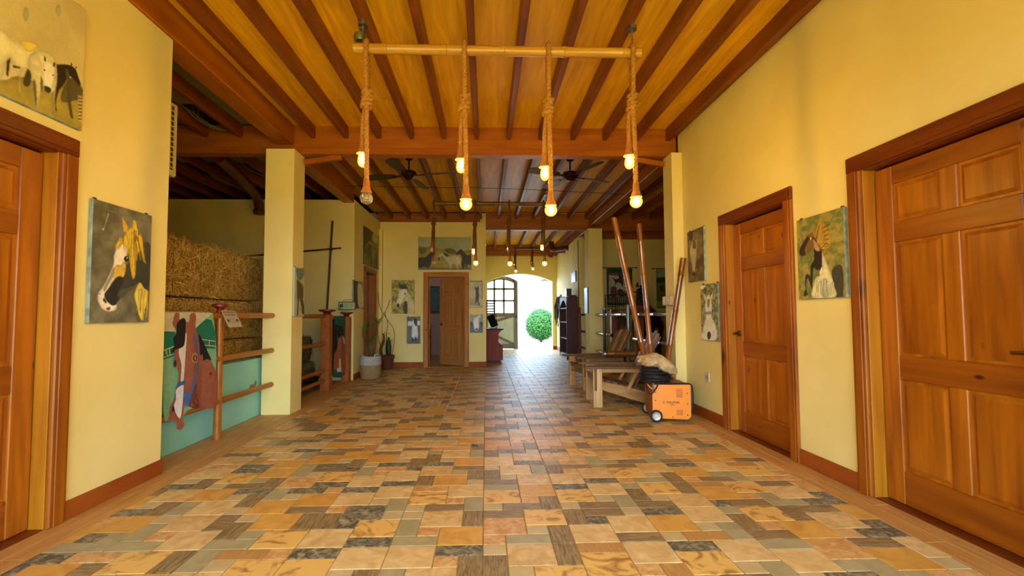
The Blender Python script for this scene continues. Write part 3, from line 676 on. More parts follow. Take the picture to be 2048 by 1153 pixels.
  ('#8a8c60',0,[(0.496,0.21),(0.5,0.122),(0.487,0.034),(0.493,0.034),(0.516,0.12),(0.518,0.21)]),
  ('#e8e4c0',0,[(0.54,0.217),(0.511,0.127),(0.511,0.036),(0.518,0.036),(0.524,0.125),(0.562,0.214)]),
  ('#8a8c60',0,[(0.558,0.208),(0.544,0.115),(0.549,0.022),(0.556,0.022),(0.56,0.115),(0.578,0.207)]),
  ('#e8e4c0',0,[(0.589,0.212),(0.564,0.124),(0.569,0.034),(0.576,0.034),(0.578,0.122),(0.609,0.208)]),
  ('#8a8c60',0,[(0.616,0.19),(0.611,0.11),(0.569,0.034),(0.576,0.032),(0.627,0.108),(0.638,0.188)]),
  ('#e8e4c0',0,[(0.622,0.185),(0.6,0.102),(0.591,0.017),(0.598,0.017),(0.613,0.1),(0.642,0.181)]),
  ('#8a8c60',0,[(0.62,0.197),(0.627,0.11),(0.642,0.024),(0.649,0.024),(0.64,0.11),(0.642,0.195)]),
  ('#e8e4c0',0,[(0.636,0.18),(0.649,0.093),(0.669,0.008),(0.676,0.01),(0.662,0.095),(0.656,0.18)]),
  ('#8a8c60',0,[(0.691,0.183),(0.702,0.1),(0.693,0.015),(0.7,0.015),(0.716,0.098),(0.713,0.183)]),
  ('#e8e4c0',0,[(0.689,0.195),(0.673,0.112),(0.691,0.025),(0.698,0.025),(0.687,0.11),(0.711,0.193)]),
  ('#8a8c60',0,[(0.733,0.18),(0.742,0.105),(0.753,0.029),(0.76,0.029),(0.756,0.105),(0.753,0.18)]),
  ('#e8e4c0',0,[(0.753,0.175),(0.742,0.095),(0.762,0.015),(0.767,0.017),(0.756,0.095),(0.773,0.173)]),
  ('#120c06',1,[(0.291,0.736),(0.289,0.729),(0.28,0.727),(0.269,0.729),(0.26,0.734),(0.256,0.739),(0.26,0.744),(0.269,0.747),(0.28,0.746),(0.289,0.741)]),
  ('#e8e0c8',1,[(0.304,0.744),(0.338,0.746),(0.322,0.708)]),
  ('#d8c8b0',0,[(0.52,0.358),(0.56,0.376),(0.558,0.292),(0.504,0.264),(0.48,0.298)]),
 ]),
 'face_fence': ('#6e6042', [
  ('#3a3426',0,[(0.133,1),(0.377,0.979),(0.328,0.806),(0.105,0.832)]),
  ('#8c8264',0,[(0.546,0.533),(1,0.551),(1,0.532),(0.544,0.509)]),
  ('#8c8264',0,[(0.118,0.798),(1,0.768),(1,0.753),(0.115,0.78)]),
  ('#4a4230',0,[(0.567,0.388),(0.987,0.434),(0.979,0.316),(0.523,0.226)]),
  ('#b8aa80',1,[(0.4,0.82),(0.595,0.756),(0.579,0.552),(0.497,0.352),(0.418,0.172),(0.313,0.156),(0.256,0.307),(0.164,0.484),(0.141,0.635),(0.256,0.751)]),
  ('#5c4c34',1,[(0.364,0.803),(0.497,0.787),(0.556,0.657),(0.451,0.626),(0.333,0.679)]),
  ('#2c261c',1,[(0.456,0.148),(0.428,0.117),(0.372,0.108),(0.315,0.123),(0.292,0.158),(0.321,0.189),(0.377,0.199),(0.433,0.182)]),
  ('#b8aa80',0,[(0.603,0.839),(0.638,0.782),(0.562,0.75)]),
 ]),
 'white_above': ('#70744c', [
  ('#dcd8c0',0,[(0,0.993),(0.384,0.988),(0.18,0.917),(0,0.924)]),
  ('#d6d4c0',1,[(0.401,0.793),(0.528,0.8),(0.674,0.673),(0.66,0.502),(0.624,0.446),(0.771,0.334),(0.881,0.224),(0.865,0.019),(0,0.01),(0.083,0.169),(0.265,0.368),(0.276,0.503),(0.254,0.641)]),
  ('#d6d4c0',0,[(0.155,0.869),(0.331,0.766),(0.359,0.688),(0.262,0.708)]),
  ('#d6d4c0',0,[(0.785,0.876),(0.693,0.747),(0.583,0.702),(0.622,0.786)]),
  ('#7c745c',1,[(0.412,0.715),(0.555,0.722),(0.492,0.598),(0.403,0.6)]),
  ('#8a8a7c',1,[(0.276,0.503),(0.66,0.502),(0.627,0.464),(0.287,0.464)]),
  ('#2a2c2c',1,[(0.569,0.09),(0.544,0.046),(0.486,0.019),(0.414,0.015),(0.359,0.041),(0.34,0.083),(0.365,0.127),(0.425,0.154),(0.497,0.156),(0.552,0.131)]),
 ]),
 'buckskin': ('#86822c', [
  ('#c8b878',1,[(0.692,0.645),(0.9,0.47),(0.994,0.296),(0.996,0),(0.544,0.001),(0.593,0.227),(0.491,0.332)]),
  ('#d8cca0',1,[(0.332,0.715),(0.434,0.785),(0.642,0.749),(0.692,0.61),(0.591,0.505),(0.438,0.297),(0.336,0.193),(0.234,0.175),(0.183,0.263),(0.208,0.367),(0.283,0.505)]),
  ('#2c2a20',0,[(0.305,0.889),(0.381,0.959),(0.42,0.715),(0.332,0.767)]),
  ('#2c2a20',0,[(0.562,0.855),(0.64,0.889),(0.692,0.742),(0.589,0.732)]),
  ('#2c2a20',1,[(0.383,0.855),(0.589,0.855),(0.615,0.749),(0.436,0.733)]),
  ('#35302a',1,[(0.515,0.297),(0.67,0.366),(0.699,0.001),(0.544,0.001)]),
  ('#2c2a20',1,[(0.356,0.245),(0.336,0.201),(0.285,0.182),(0.234,0.201),(0.214,0.245),(0.234,0.289),(0.285,0.308),(0.336,0.289)]),
  ('#2c2a20',1,[(0.631,0.593),(0.619,0.575),(0.591,0.568),(0.562,0.575),(0.55,0.593),(0.562,0.61),(0.591,0.616),(0.619,0.61)]),
 ]),
 'grey_head': ('#5c6662', [
  ('#c8ccc0',0,[(0.048,0.831),(0.99,0.852),(0.993,0.677),(0.048,0.659)]),
  ('#ccd2cc',1,[(0.432,0.874),(0.731,0.874),(0.779,0.657),(0.823,0.268),(0.653,0.183),(0.354,0.27),(0.391,0.614)]),
  ('#222426',1,[(0.517,0.939),(0.731,0.916),(0.762,0.679),(0.65,0.657),(0.52,0.787)]),
  ('#222426',1,[(0.507,0.14),(0.49,0.08),(0.442,0.055),(0.391,0.08),(0.371,0.14),(0.391,0.201),(0.439,0.227),(0.486,0.201)]),
  ('#222426',1,[(0.721,0.183),(0.704,0.121),(0.653,0.097),(0.605,0.123),(0.585,0.183),(0.605,0.244),(0.653,0.27),(0.701,0.244)]),
 ]),
 'three_horses': ('#98a07e', [
  ('#8e8428',1,[(0,0.677),(0.13,0.691),(0.252,0.691),(0.301,0.638),(0.35,0.677),(0.481,0.624),(0.538,0.664),(0.627,0.65),(0.709,0.558),(0.905,0.585),(1,0.558),(1,0.038),(0.002,0.039)]),
  ('#55551e',1,[(0.497,0.624),(0.619,0.65),(0.701,0.585),(0.693,0.505),(0.578,0.505),(0.513,0.544)]),
  ('#55551e',1,[(0.016,0.65),(0.154,0.65),(0.139,0.53),(0.033,0.477)]),
  ('#5c5640',0,[(0.002,0.066),(1,0.038),(1,0),(0.002,0)]),
  ('#1e1a14',1,[(0.001,0.358),(0.115,0.371),(0.172,0.438),(0.236,0.53),(0.277,0.571),(0.285,0.477),(0.261,0.371),(0.245,0.211),(0.213,0.078),(0.148,0.066),(0.14,0.092),(0.002,0.078)]),
  ('#b4b088',1,[(0.367,0.424),(0.415,0.503),(0.448,0.531),(0.497,0.505),(0.554,0.424),(0.66,0.438),(0.758,0.438),(0.815,0.344),(0.815,0.211),(0.799,0.052),(0.783,0.064),(0.766,0.185),(0.75,0.025),(0.726,0.038),(0.701,0.158),(0.627,0.158),(0.627,0.039),(0.595,0.039),(0.57,0.172),(0.521,0.264),(0.473,0.385),(0.431,0.397),(0.407,0.305),(0.375,0.291)]),
  ('#3c3a2c',1,[(0.464,0.505),(0.497,0.517),(0.562,0.464),(0.554,0.397),(0.513,0.411)]),
  ('#3c3a2c',1,[(0.374,0.371),(0.407,0.371),(0.404,0.291),(0.375,0.284)]),
  ('#1a1712',1,[(0.701,0.478),(0.75,0.571),(0.79,0.625),(0.823,0.611),(0.872,0.517),(0.929,0.438),(1,0.464),(1,0.158),(0.929,0.158),(0.913,0.025),(0.892,0.052),(0.88,0.158),(0.864,0.025),(0.832,0.025),(0.807,0.185),(0.823,0.317),(0.799,0.452),(0.758,0.478),(0.726,0.452)]),
 ]),
 'rearing_dark': ('#b6b288', [
  ('#8a8660',0,[(0,0.179),(1,0.081),(1,0.051),(0,0.149)]),
  ('#5a5640',0,[(0.945,0.983),(1,0.983),(1,0.311),(0.941,0.35)]),
  ('#5a5640',0,[(0,0.985),(1,0.983),(1,0.956),(0,0.958)]),
  ('#2a2218',1,[(0.363,0.792),(0.531,0.742),(0.696,0.791),(0.696,0.618),(0.736,0.465),(0.692,0.235),(0.791,0.12),(0.692,0.101),(0.568,0.235),(0.487,0.12),(0.421,0.235),(0.462,0.503),(0.429,0.657)]),
 ]),
 'white_down': ('#8a9a90', [
  ('#4a5a5a',0,[(0,0.589),(0.989,0.587),(0.989,0.013),(0,0.015)]),
  ('#1e2624',1,[(0.195,0.474),(0.174,0.385),(0.124,0.347),(0.074,0.385),(0.053,0.474),(0.074,0.564),(0.124,0.602),(0.174,0.564)]),
  ('#1e2624',1,[(0.982,0.472),(0.961,0.349),(0.908,0.298),(0.858,0.349),(0.837,0.472),(0.858,0.594),(0.911,0.645),(0.961,0.594)]),
  ('#d6dace',1,[(0.27,0.763),(0.511,0.878),(0.734,0.98),(0.848,0.906),(0.684,0.76),(0.709,0.357),(0.589,0.128),(0.387,0.128),(0.284,0.36)]),
  ('#3c4646',1,[(0.621,0.196),(0.589,0.156),(0.507,0.14),(0.429,0.158),(0.397,0.196),(0.429,0.237),(0.507,0.255),(0.589,0.237)]),
 ]),
 'trees': ('#56542a', [
  ('#a8a880',1,[(0.638,1),(0.926,0.988),(0.931,0.747),(0.565,0.747)]),
  ('#7c7a5c',0,[(0.378,0.679),(0.848,0.707),(0.825,0.6),(0.343,0.589)]),
  ('#2a2a16',1,[(0,0.921),(0.191,0.988),(0.561,0.944),(0.341,0.685),(0.133,0.503),(0.014,0.349)]),
  ('#3a3a20',0,[(0.027,0.658),(0.129,0.657),(0.143,0.008),(0.061,0.054)]),
  ('#3a3a20',0,[(0.343,0.589),(0.454,0.603),(0.58,0.061),(0.428,0.064)]),
  ('#8a8a6a',0,[(0.07,0.271),(0.124,0.283),(0.143,0.04),(0.075,0.057)]),
 ]),
 'white_side': ('#2c2a1c', [
  ('#a49c78',0,[(0.683,1),(0.999,1),(1,0.738),(0.801,0.722)]),
  ('#ccc8a8',1,[(0.368,0.899),(0.631,0.948),(0.913,0.775),(1,0.513),(0.989,0.06),(0.494,0.047),(0.38,0.429)]),
 ]),
 'pony': ('#b4b084', [
  ('#5c7c6c',1,[(0.167,0.963),(0.913,0.982),(0.82,0.825),(0.623,0.761),(0.373,0.761),(0.2,0.828)]),
  ('#8c8250',1,[(0.183,0.742),(0.833,0.661),(0.897,0.532),(0.857,0.377),(0.307,0.388),(0.243,0.554)]),
  ('#4c4020',1,[(0.23,0.725),(0.427,0.711),(0.84,0.595),(0.853,0.398),(0.703,0.353),(0.503,0.37),(0.413,0.24),(0.383,0.007),(0.263,0.007),(0.29,0.302)]),
  ('#3a301c',1,[(0.553,0.349),(0.807,0.354),(0.97,0.226),(0.983,0.051),(0.777,0.051),(0.717,0.179)]),
 ]),
 'wild_horses': ('#0f3a2a', [
  ('#b0a48c',0,[(0.081,0.867),(0.922,0.867),(0.883,0.053),(0.064,0.056)]),
  ('#6c4a40',1,[(0.119,0.867),(0.903,0.867),(0.825,0.75),(0.527,0.79),(0.191,0.803)]),
  ('#22181a',1,[(0.21,0.751),(0.376,0.699),(0.563,0.75),(0.654,0.647),(0.613,0.48),(0.541,0.595),(0.393,0.609),(0.335,0.531),(0.307,0.648)]),
  ('#4a1c18',1,[(0.454,0.854),(0.603,0.829),(0.637,0.673),(0.56,0.648),(0.488,0.725)]),
  ('#5a2820',1,[(0.147,0.467),(0.333,0.506),(0.397,0.338),(0.29,0.196),(0.16,0.236)]),
  ('#3c1e18',1,[(0.405,0.389),(0.556,0.441),(0.703,0.337),(0.795,0.286),(0.621,0.067),(0.551,0.208),(0.44,0.261)]),
  ('#8a7a68',1,[(0.103,0.183),(0.812,0.234),(0.845,0.067),(0.1,0.068)]),
 ]),
 'pony_field': ('#5c7424', [
  ('#8a9a94',0,[(0.013,1),(1,1),(1,0.789),(0.006,0.789)]),
  ('#2c3a1c',1,[(0.005,0.74),(0.275,0.789),(0.503,0.764),(1,0.739),(0.998,0.616),(0.232,0.666),(0.002,0.654)]),
  ('#6a4a20',1,[(0.152,0.543),(0.307,0.58),(0.497,0.542),(0.762,0.469),(0.756,0.272),(0.597,0.125),(0.449,0.272),(0.297,0.297),(0.217,0.2),(0.166,0.372)]),
  ('#2a1c14',1,[(0.113,0.543),(0.228,0.567),(0.264,0.445),(0.187,0.445)]),
  ('#8a9a3c',1,[(0,0.175),(0.982,0.174),(0.978,0.026),(0,0.028)]),
 ]),
 'towel': ('#7fb894', [
  ('#7fb894',0,[(0.048,0.999),(0.844,1),(0.901,0.807),(0.925,0.585),(0.922,0.39),(0.936,0.121),(0.552,0.174),(0.461,0.168),(0.375,0.118),(0.209,0.134),(0.147,0.136),(0.118,0.218),(0.099,0.424),(0.096,0.629),(0.051,0.856)]),
  ('#c8c4a4',0,[(0.048,0.999),(0.844,1),(0.708,0.943),(0.539,0.863),(0.515,0.899),(0.414,0.901),(0.227,0.84),(0.055,0.856)]),
  ('#12745a',0,[(0.055,0.856),(0.245,0.845),(0.255,0.648),(0.096,0.629)]),
  ('#12745a',0,[(0.549,0.862),(0.73,0.949),(0.824,0.936),(0.901,0.807),(0.896,0.667),(0.721,0.678),(0.631,0.712)]),
  ('#c8ceb0',0,[(0.093,0.706),(0.232,0.729),(0.236,0.722),(0.093,0.699)]),
  ('#c8ceb0',0,[(0.095,0.65),(0.254,0.669),(0.254,0.663),(0.096,0.643)]),
  ('#c8ceb0',0,[(0.654,0.769),(0.892,0.74),(0.892,0.733),(0.655,0.762)]),
  ('#c8ceb0',0,[(0.696,0.714),(0.895,0.695),(0.895,0.687),(0.698,0.707)]),
  ('#c8ceb0',0,[(0.781,0.751),(0.792,0.751),(0.79,0.703),(0.779,0.704)]),
  ('#c8ceb0',0,[(0.161,0.715),(0.17,0.717),(0.182,0.659),(0.174,0.657)]),
  ('#9a5a40',1,[(0.204,0.947),(0.237,1),(0.284,0.995),(0.296,0.946),(0.364,0.934),(0.432,0.922),(0.45,0.989),(0.521,1),(0.544,0.955),(0.539,0.865),(0.606,0.782),(0.644,0.677),(0.724,0.613),(0.819,0.552),(0.894,0.467),(0.934,0.316),(0.924,0.123),(0.638,0.161),(0.459,0.201),(0.408,0.243),(0.376,0.107),(0.408,0.059),(0.351,0.027),(0.304,0.047),(0.291,0.102),(0.226,0.136),(0.206,0.182),(0.212,0.243),(0.254,0.299),(0.286,0.4),(0.319,0.482),(0.287,0.549),(0.237,0.638),(0.252,0.701),(0.266,0.797),(0.244,0.861),(0.196,0.904)]),
  ('#6e3a30',1,[(0.484,0.309),(0.562,0.387),(0.588,0.293),(0.648,0.164),(0.47,0.198)]),
  ('#d8d8d0',1,[(0.37,0.814),(0.399,0.813),(0.392,0.627),(0.385,0.496),(0.37,0.422),(0.336,0.437),(0.344,0.566),(0.3,0.666),(0.315,0.74)]),
  ('#120e0c',1,[(0.324,0.954),(0.376,0.94),(0.381,0.847),(0.374,0.737),(0.326,0.707),(0.252,0.701),(0.207,0.678),(0.195,0.695),(0.232,0.734),(0.211,0.788),(0.255,0.839),(0.251,0.903)]),
  ('#120e0c',1,[(0.588,0.812),(0.65,0.769),(0.745,0.659),(0.819,0.564),(0.749,0.582),(0.693,0.574),(0.679,0.628),(0.635,0.626),(0.621,0.701)]),
  ('#3c6cb4',1,[(0.502,0.82),(0.554,0.773),(0.602,0.633),(0.568,0.5),(0.521,0.37),(0.475,0.276),(0.439,0.205),(0.397,0.245),(0.374,0.346),(0.454,0.313),(0.5,0.395),(0.535,0.503),(0.561,0.614),(0.536,0.706)]),
  ('#2c68b0',1,[(0.26,0.378),(0.312,0.418),(0.395,0.43),(0.39,0.398),(0.315,0.386)]),
  ('#e4e6e6',1,[(0.269,0.371),(0.361,0.396),(0.372,0.367),(0.36,0.229),(0.327,0.122),(0.249,0.227),(0.272,0.296)]),
  ('#c08a50',1,[(0.576,0.604),(0.57,0.582),(0.55,0.567),(0.522,0.564),(0.494,0.572),(0.472,0.59),(0.465,0.613),(0.471,0.635),(0.49,0.65),(0.518,0.654),(0.546,0.646),(0.568,0.628)]),
  ('#100c0a',1,[(0.558,0.603),(0.551,0.587),(0.532,0.578),(0.51,0.58),(0.491,0.591),(0.482,0.61),(0.489,0.627),(0.507,0.635),(0.53,0.634),(0.55,0.621)]),
  ('#2c2020',1,[(0.256,0.584),(0.252,0.564),(0.241,0.555),(0.229,0.566),(0.224,0.587),(0.227,0.607),(0.239,0.615),(0.25,0.605)]),
  ('#2c2020',1,[(0.251,0.215),(0.247,0.2),(0.237,0.195),(0.227,0.203),(0.222,0.22),(0.225,0.236),(0.235,0.241),(0.246,0.233)]),
  ('#7a1814',1,[(0.822,0.441),(0.819,0.435),(0.809,0.433),(0.795,0.434),(0.785,0.439),(0.78,0.446),(0.784,0.452),(0.794,0.454),(0.808,0.453),(0.818,0.448)]),
 ]),
 'towel2': ('#0f5c4a', [
  ('#0f5c4a',0,[(0.255,0.978),(1,0.975),(1,0.649),(1,0.061),(0.655,0.04),(0.17,0.095),(0.07,0.143),(0.263,0.204),(0.284,0.455)]),
  ('#120e0c',1,[(0.018,0.747),(0.297,0.819),(0.295,0.867),(0.538,0.863),(0.833,0.825),(0.841,0.69),(0.621,0.665),(0.485,0.524),(0.284,0.455),(0.101,0.155),(0.033,0.238)]),
  ('#b05a3c',1,[(0.548,0.667),(0.878,0.689),(1,0.515),(1,0.305),(1,0.106),(0.726,0.066),(0.648,0.172),(0.436,0.174),(0.263,0.204),(0.285,0.423),(0.486,0.508)]),
  ('#8c5a4c',1,[(0.693,0.662),(0.919,0.637),(1,0.305),(0.948,0.113),(0.752,0.262)]),
  ('#0f5c4a',1,[(0.101,0.155),(0.366,0.179),(0.723,0.116),(0.653,0.048),(0.203,0.091)]),
  ('#d8d8d0',0,[(0.447,0.204),(0.682,0.193),(0.708,0.125),(0.451,0.143)]),
  ('#c8c440',0,[(0.566,0.34),(0.652,0.338),(0.682,0.193),(0.559,0.203)]),
  ('#d0d0c8',0,[(0.804,0.683),(0.903,0.655),(1,0.549),(0.925,0.553)]),
 ]),
}
# ---------------------------------------------------------------- pictures
import numpy as np
BG2 = {'rearing': ('#5c6c2c', '#9c8a44', 14), 'white_above': ('#3c4a30', '#9c9c68', 22), 'buckskin': ('#5c6014', '#b8ac3c', 18), 'trees': ('#2c2c14', '#807e50', 9),
       'three_horses': ('#98a07e', '#84906c', 5), 'herd': ('#cabd86', '#bcae78', 4), 'horse_head': ('#76725a', '#54503c', 8), 'face_fence': ('#7c6e4c', '#544830', 8)}
def fract(rg, h, w, cells, oct_=4):
    out = np.zeros((h, w)); amp = 1.0; tot = 0
    for o in range(oct_):
        n = max(2, int(cells*2**o)); nh = max(2, int(n*h/max(h, w))+2); nw = max(2, int(n*w/max(h, w))+2)
        g = rg.random((nh, nw)); yy = np.linspace(0, nh-1.001, h); xx = np.linspace(0, nw-1.001, w)
        y0 = yy.astype(int); x0 = xx.astype(int); fy = (yy-y0)[:, None]; fx = (xx-x0)[None, :]
        fy = fy*fy*(3-2*fy); fx = fx*fx*(3-2*fx)
        a = g[y0][:, x0]; b_ = g[y0][:, x0+1]; c = g[y0+1][:, x0]; d = g[y0+1][:, x0+1]
        out += amp*((a*(1-fx)+b_*fx)*(1-fy)+(c*(1-fx)+d*fx)*fy); tot += amp; amp *= .55
    return out/tot
def blur(a, r, n_=2):
    for _ in range(n_):
        for ax in (0, 1):
            p = np.pad(a, [(r+1, r) if k == ax else (0, 0) for k in range(2)], mode='edge').cumsum(ax)
            n = a.shape[ax]
            a = (np.take(p, range(2*r+1, 2*r+1+n), ax)-np.take(p, range(0, n), ax))/(2*r+1)
    return a
def raster(key, w, h, px):
    """paint the flat print of a picture on a grid: soft-edged shapes, tonal modelling, grain"""
    bg, polys = PRINTS[key]; rg = np.random.default_rng(sum(map(ord, key)))
    W_, H_ = max(24, int(w/px)), max(24, int(h/px))
    U, V = np.meshgrid((np.arange(W_)+.5)/W_, (np.arange(H_)+.5)/H_)
    c1, c2, cells = BG2.get(key, (bg, None, 6))
    n = fract(rg, H_, W_, cells, 5); n = np.clip((n-.5)*3+.5, 0, 1)[..., None]
    a = np.array(lin(c1)[:3]); b_ = np.array(lin(c2)[:3]) if c2 else a*.7
    img = a*(1-n)+b_*n
    for c, sm, pts in polys:
        P = np.array(smooth_closed(pts, 3) if sm else pts)
        m = np.zeros((H_, W_), bool); j = len(P)-1
        for i in range(len(P)):
            (x1, y1), (x2, y2) = P[i], P[j]; j = i
            if y1 == y2: continue
            m ^= ((y1 > V) != (y2 > V)) & (U < (x2-x1)*(V-y1)/(y2-y1)+x1)
        m = m.astype(float)
        size = math.sqrt(m.sum()); al = blur(m, 1, 1) if size > 6 else m
        r = max(1, int(size*.07)); core = np.clip(blur(m, r)*1.7-.75, 0, 1)
        tex = fract(rg, H_, W_, 14, 4); st = fract(rg, H_, W_, 40, 2)
        k = (.62+.38*core)*(.72+.56*tex)*(.86+.28*st)
        col = np.array(lin(c)[:3])[None, None, :]*k[..., None]
        img = img*(1-al[..., None])+col*al[..., None]
    img *= (1.1+.2*rg.random((H_, W_)))[..., None]; img = np.clip(img, 0, .9)
    return img, W_, H_
M_PRINT = bpy.data.materials.new('photo_print'); M_PRINT.use_nodes = True
_at = M_PRINT.node_tree.nodes.new('ShaderNodeAttribute'); _at.attribute_name = 'print'
M_PRINT.node_tree.links.new(_at.outputs['Color'], M_PRINT.node_tree.nodes['Principled BSDF'].inputs['Base Color'])
M_PRINT.node_tree.nodes['Principled BSDF'].inputs['Roughness'].default_value = .5
def print_mesh(key, w, h, y, px, parent, e=.003):
    img, W_, H_ = raster(key, w-2*e, h-2*e, px)
    gx = np.linspace(e, w-e, W_); gz = np.linspace(e, h-e, H_)
    X, Z = np.meshgrid(gx, gz); co = np.stack([X, np.full_like(X, y), Z], -1).reshape(-1, 3).astype(np.float32)
    idx = np.arange(W_*H_).reshape(H_, W_)
    q = np.stack([idx[:-1, :-1], idx[:-1, 1:], idx[1:, 1:], idx[1:, :-1]], -1).reshape(-1, 4).astype(np.int32)
    me = bpy.data.meshes.new('print'); me.vertices.add(len(co)); me.vertices.foreach_set('co', co.ravel())
    me.loops.add(q.size); me.loops.foreach_set('vertex_index', q.ravel()); me.polygons.add(len(q)); me.polygons.foreach_set('loop_start', np.arange(0, q.size, 4, dtype=np.int32))
    me.update(calc_edges=True)
    at = me.color_attributes.new('print', 'FLOAT_COLOR', 'POINT')
    at.data.foreach_set('color', np.concatenate([img.reshape(-1, 3), np.ones((W_*H_, 1))], 1).astype(np.float32).ravel())
    me.materials.append(M_PRINT)
    o = bpy.data.objects.new('print', me); COL.objects.link(o); o.parent = parent
    return o
M_CANVAS = mat('canvas_edge', '#9cac9c', '#74847a', rough=.6, scale=20)
def canvas(key, loc, rz, w, h, label, depth=.024, name='canvas_print', cat='picture', nails=True, edge=None, px=.005):
    t = thing(name, loc, label, cat, 'canvas horse pictures on the walls' if name == 'canvas_print' else None, rz=rz, local=True)
    MB().box(0, w, -depth, -.001, 0, h, .002).build('canvas', edge or M_CANVAS, t)
    print_mesh(key, w, h, -depth-.0006, px, t)
    if nails:
        for x in (.03, w-.03): MB().box(x-.012, x+.012, -.012, 0, h, h+.012, .003).build('hanger', M_BLACK, t)
    return t
r90, l90 = R(-90), R(90)
canvas('herd', (-2.31, 1.5, 2.165), l90, 1.103, .705, 'wide print of grazing white horses above the left pine door', px=.0028)
canvas('horse_head', (-2.31, 2.695, 1.073), l90, .469, .73, 'print of a yellow-maned white horse head beside the left pine door', px=.0024)
canvas('rearing', (2.35, 3.31, 1.22), r90, .45, .59, 'print of a rearing horse on green grass between the two right-hand doors', px=.0026)
canvas('face_fence', (2.35, 5.145, 1.477), r90, .39, .583, 'sepia print of a horse face before fence rails, nearest the right column', px=.0036)
canvas('white_above', (2.35, 4.854, .843), r90, .362, .59, 'print of a white horse seen from above with ears up, above the wall socket', px=.0036)
canvas('buckskin', (-2.04, 9.95, 1.157), 0, .491, .73, 'print of a pale horse head against yellow-green leaves on the far wall')
canvas('grey_head', (-1.71, 9.95, .506), 0, .294, .586, 'small grey-blue print of a dark-maned white horse, low beside the half-open door')
canvas('three_horses', (-1.47, 9.95, 2.116), 0, 1.159, .715, 'wide print of two dark horses and a pale one above the half-open door')
canvas('rearing_dark', (-.344, 9.95, 1.282), 0, .273, .592, 'pale print of a dark rearing horse right of the half-open door')
canvas('white_down', (-.344, 9.95, .738), 0, .282, .392, 'blue-grey print of a white horse lowering its head, lowest right of the far door')
canvas('trees', (-2.30, 8.48, 2.09), l90, 1.22, .72, 'dark olive print of trees hung above the narrow red door on the side wall')
canvas('white_side', (-2.30, 7.9, 1.245), l90, .66, .485, 'dark print with a white horse behind the small horse sign')
canvas('pony', (-2.215, 5.24+.04, 1.11), l90, .285, .57, 'tall narrow print of a brown pony on the left yellow column', edge=mat('canvas_pale', '#a8b0a0', rough=.6))
# tapestries
M_IRON = mat('black_iron', '#14120f', rough=.5, metal=.6)
for key, x0, z0, w, h, lab in (('wild_horses', 2.993, 1.355, .639, .917, 'green-bordered tapestry of running brown horses hanging in the right stall'),
                               ('pony_field', 4.234, 1.28, .626, .966, 'tapestry of a brown pony in a green field, partly behind the right column')):
    t = canvas(key, (x0, 11.15, z0), 0, w, h, lab, depth=.008, name='tapestry', cat='tapestry', nails=False, edge=mat('tapestry_cloth', '#16402e', rough=.9))
    rb = MB().cyl((-.1, -.03, h+.012), (w+.1, -.03, h+.012), .009, n=8)
    for x in (-.1, w+.1): rb.lathe([(.004, -.012), (.02, 0), (.02, .01), (.004, .022)], (x, -.03, h+.012), 8, axis='X')
    rb.build('rod', M_IRON, t, smooth=True)
# ---------------------------------------------------------------- pendants
M_BAMBOO = mat('bamboo_pale', '#cc9a28', '#b4821c', rough=.32, scale=3, stretch=(1, 9, 9), detail=3, coat=.3)
M_BAMDARK = mat('bamboo_brown', '#9c5a16', '#6a360c', rough=.25, scale=2.2, stretch=(5, 5, .6), detail=4, coat=.6)
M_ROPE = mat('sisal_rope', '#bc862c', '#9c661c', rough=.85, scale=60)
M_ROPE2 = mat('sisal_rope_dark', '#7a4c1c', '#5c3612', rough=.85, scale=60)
M_FRAY = mat('rope_fray', '#b06c20', '#8a4e14', rough=.9, scale=40, stretch=(3, 3, .4))
M_LIT = bpy.data.materials.new('lit_bulb_glass'); M_LIT.use_nodes = True
_n = M_LIT.node_tree.nodes; _l = M_LIT.node_tree.links; _n.clear()
_o = _n.new('ShaderNodeOutputMaterial'); _mx = _n.new('ShaderNodeMixShader'); _tr = _n.new('ShaderNodeBsdfTransparent'); _em = _n.new('ShaderNodeEmission')
_tr.inputs[0].default_value = (1, .85, .55, 1); _em.inputs[0].default_value = (1.0, .50, .10, 1); _em.inputs[1].default_value = 1.3; _mx.inputs[0].default_value = .5
_l.new(_tr.outputs[0], _mx.inputs[1]); _l.new(_em.outputs[0], _mx.inputs[2]); _l.new(_mx.outputs[0], _o.inputs[0])
M_FIL = mat('bulb_filament', '#fff0c8', rough=.3, emit=((1.0, .66, .14, 1), 420.0))
M_GLASS = mat('clear_bulb', '#d8c8a0', rough=.08, trans=.85, spec=.5)
def bamboo_path(p0, p1, r, seg=.3, n=14, nodes=None):
    p0 = Vector(p0); p1 = Vector(p1); L = (p1-p0).length
    if nodes is None:
        k = max(1, int(L/seg)); nodes = [(i+.5)/k for i in range(k)]
    st = [(0, r)]
    for q in nodes:
        e = .012/L
        st += [(q-e*2.2, r*.985), (q-e, r*1.07), (q-e*.25, r*1.09), (q, r*.99), (q+e*.25, r*1.09), (q+e, r*1.06), (q+e*2.2, r*.985)]
    st.append((1, r))
    return [p0.lerp(p1, t) for t, _ in st], [x for _, x in st]
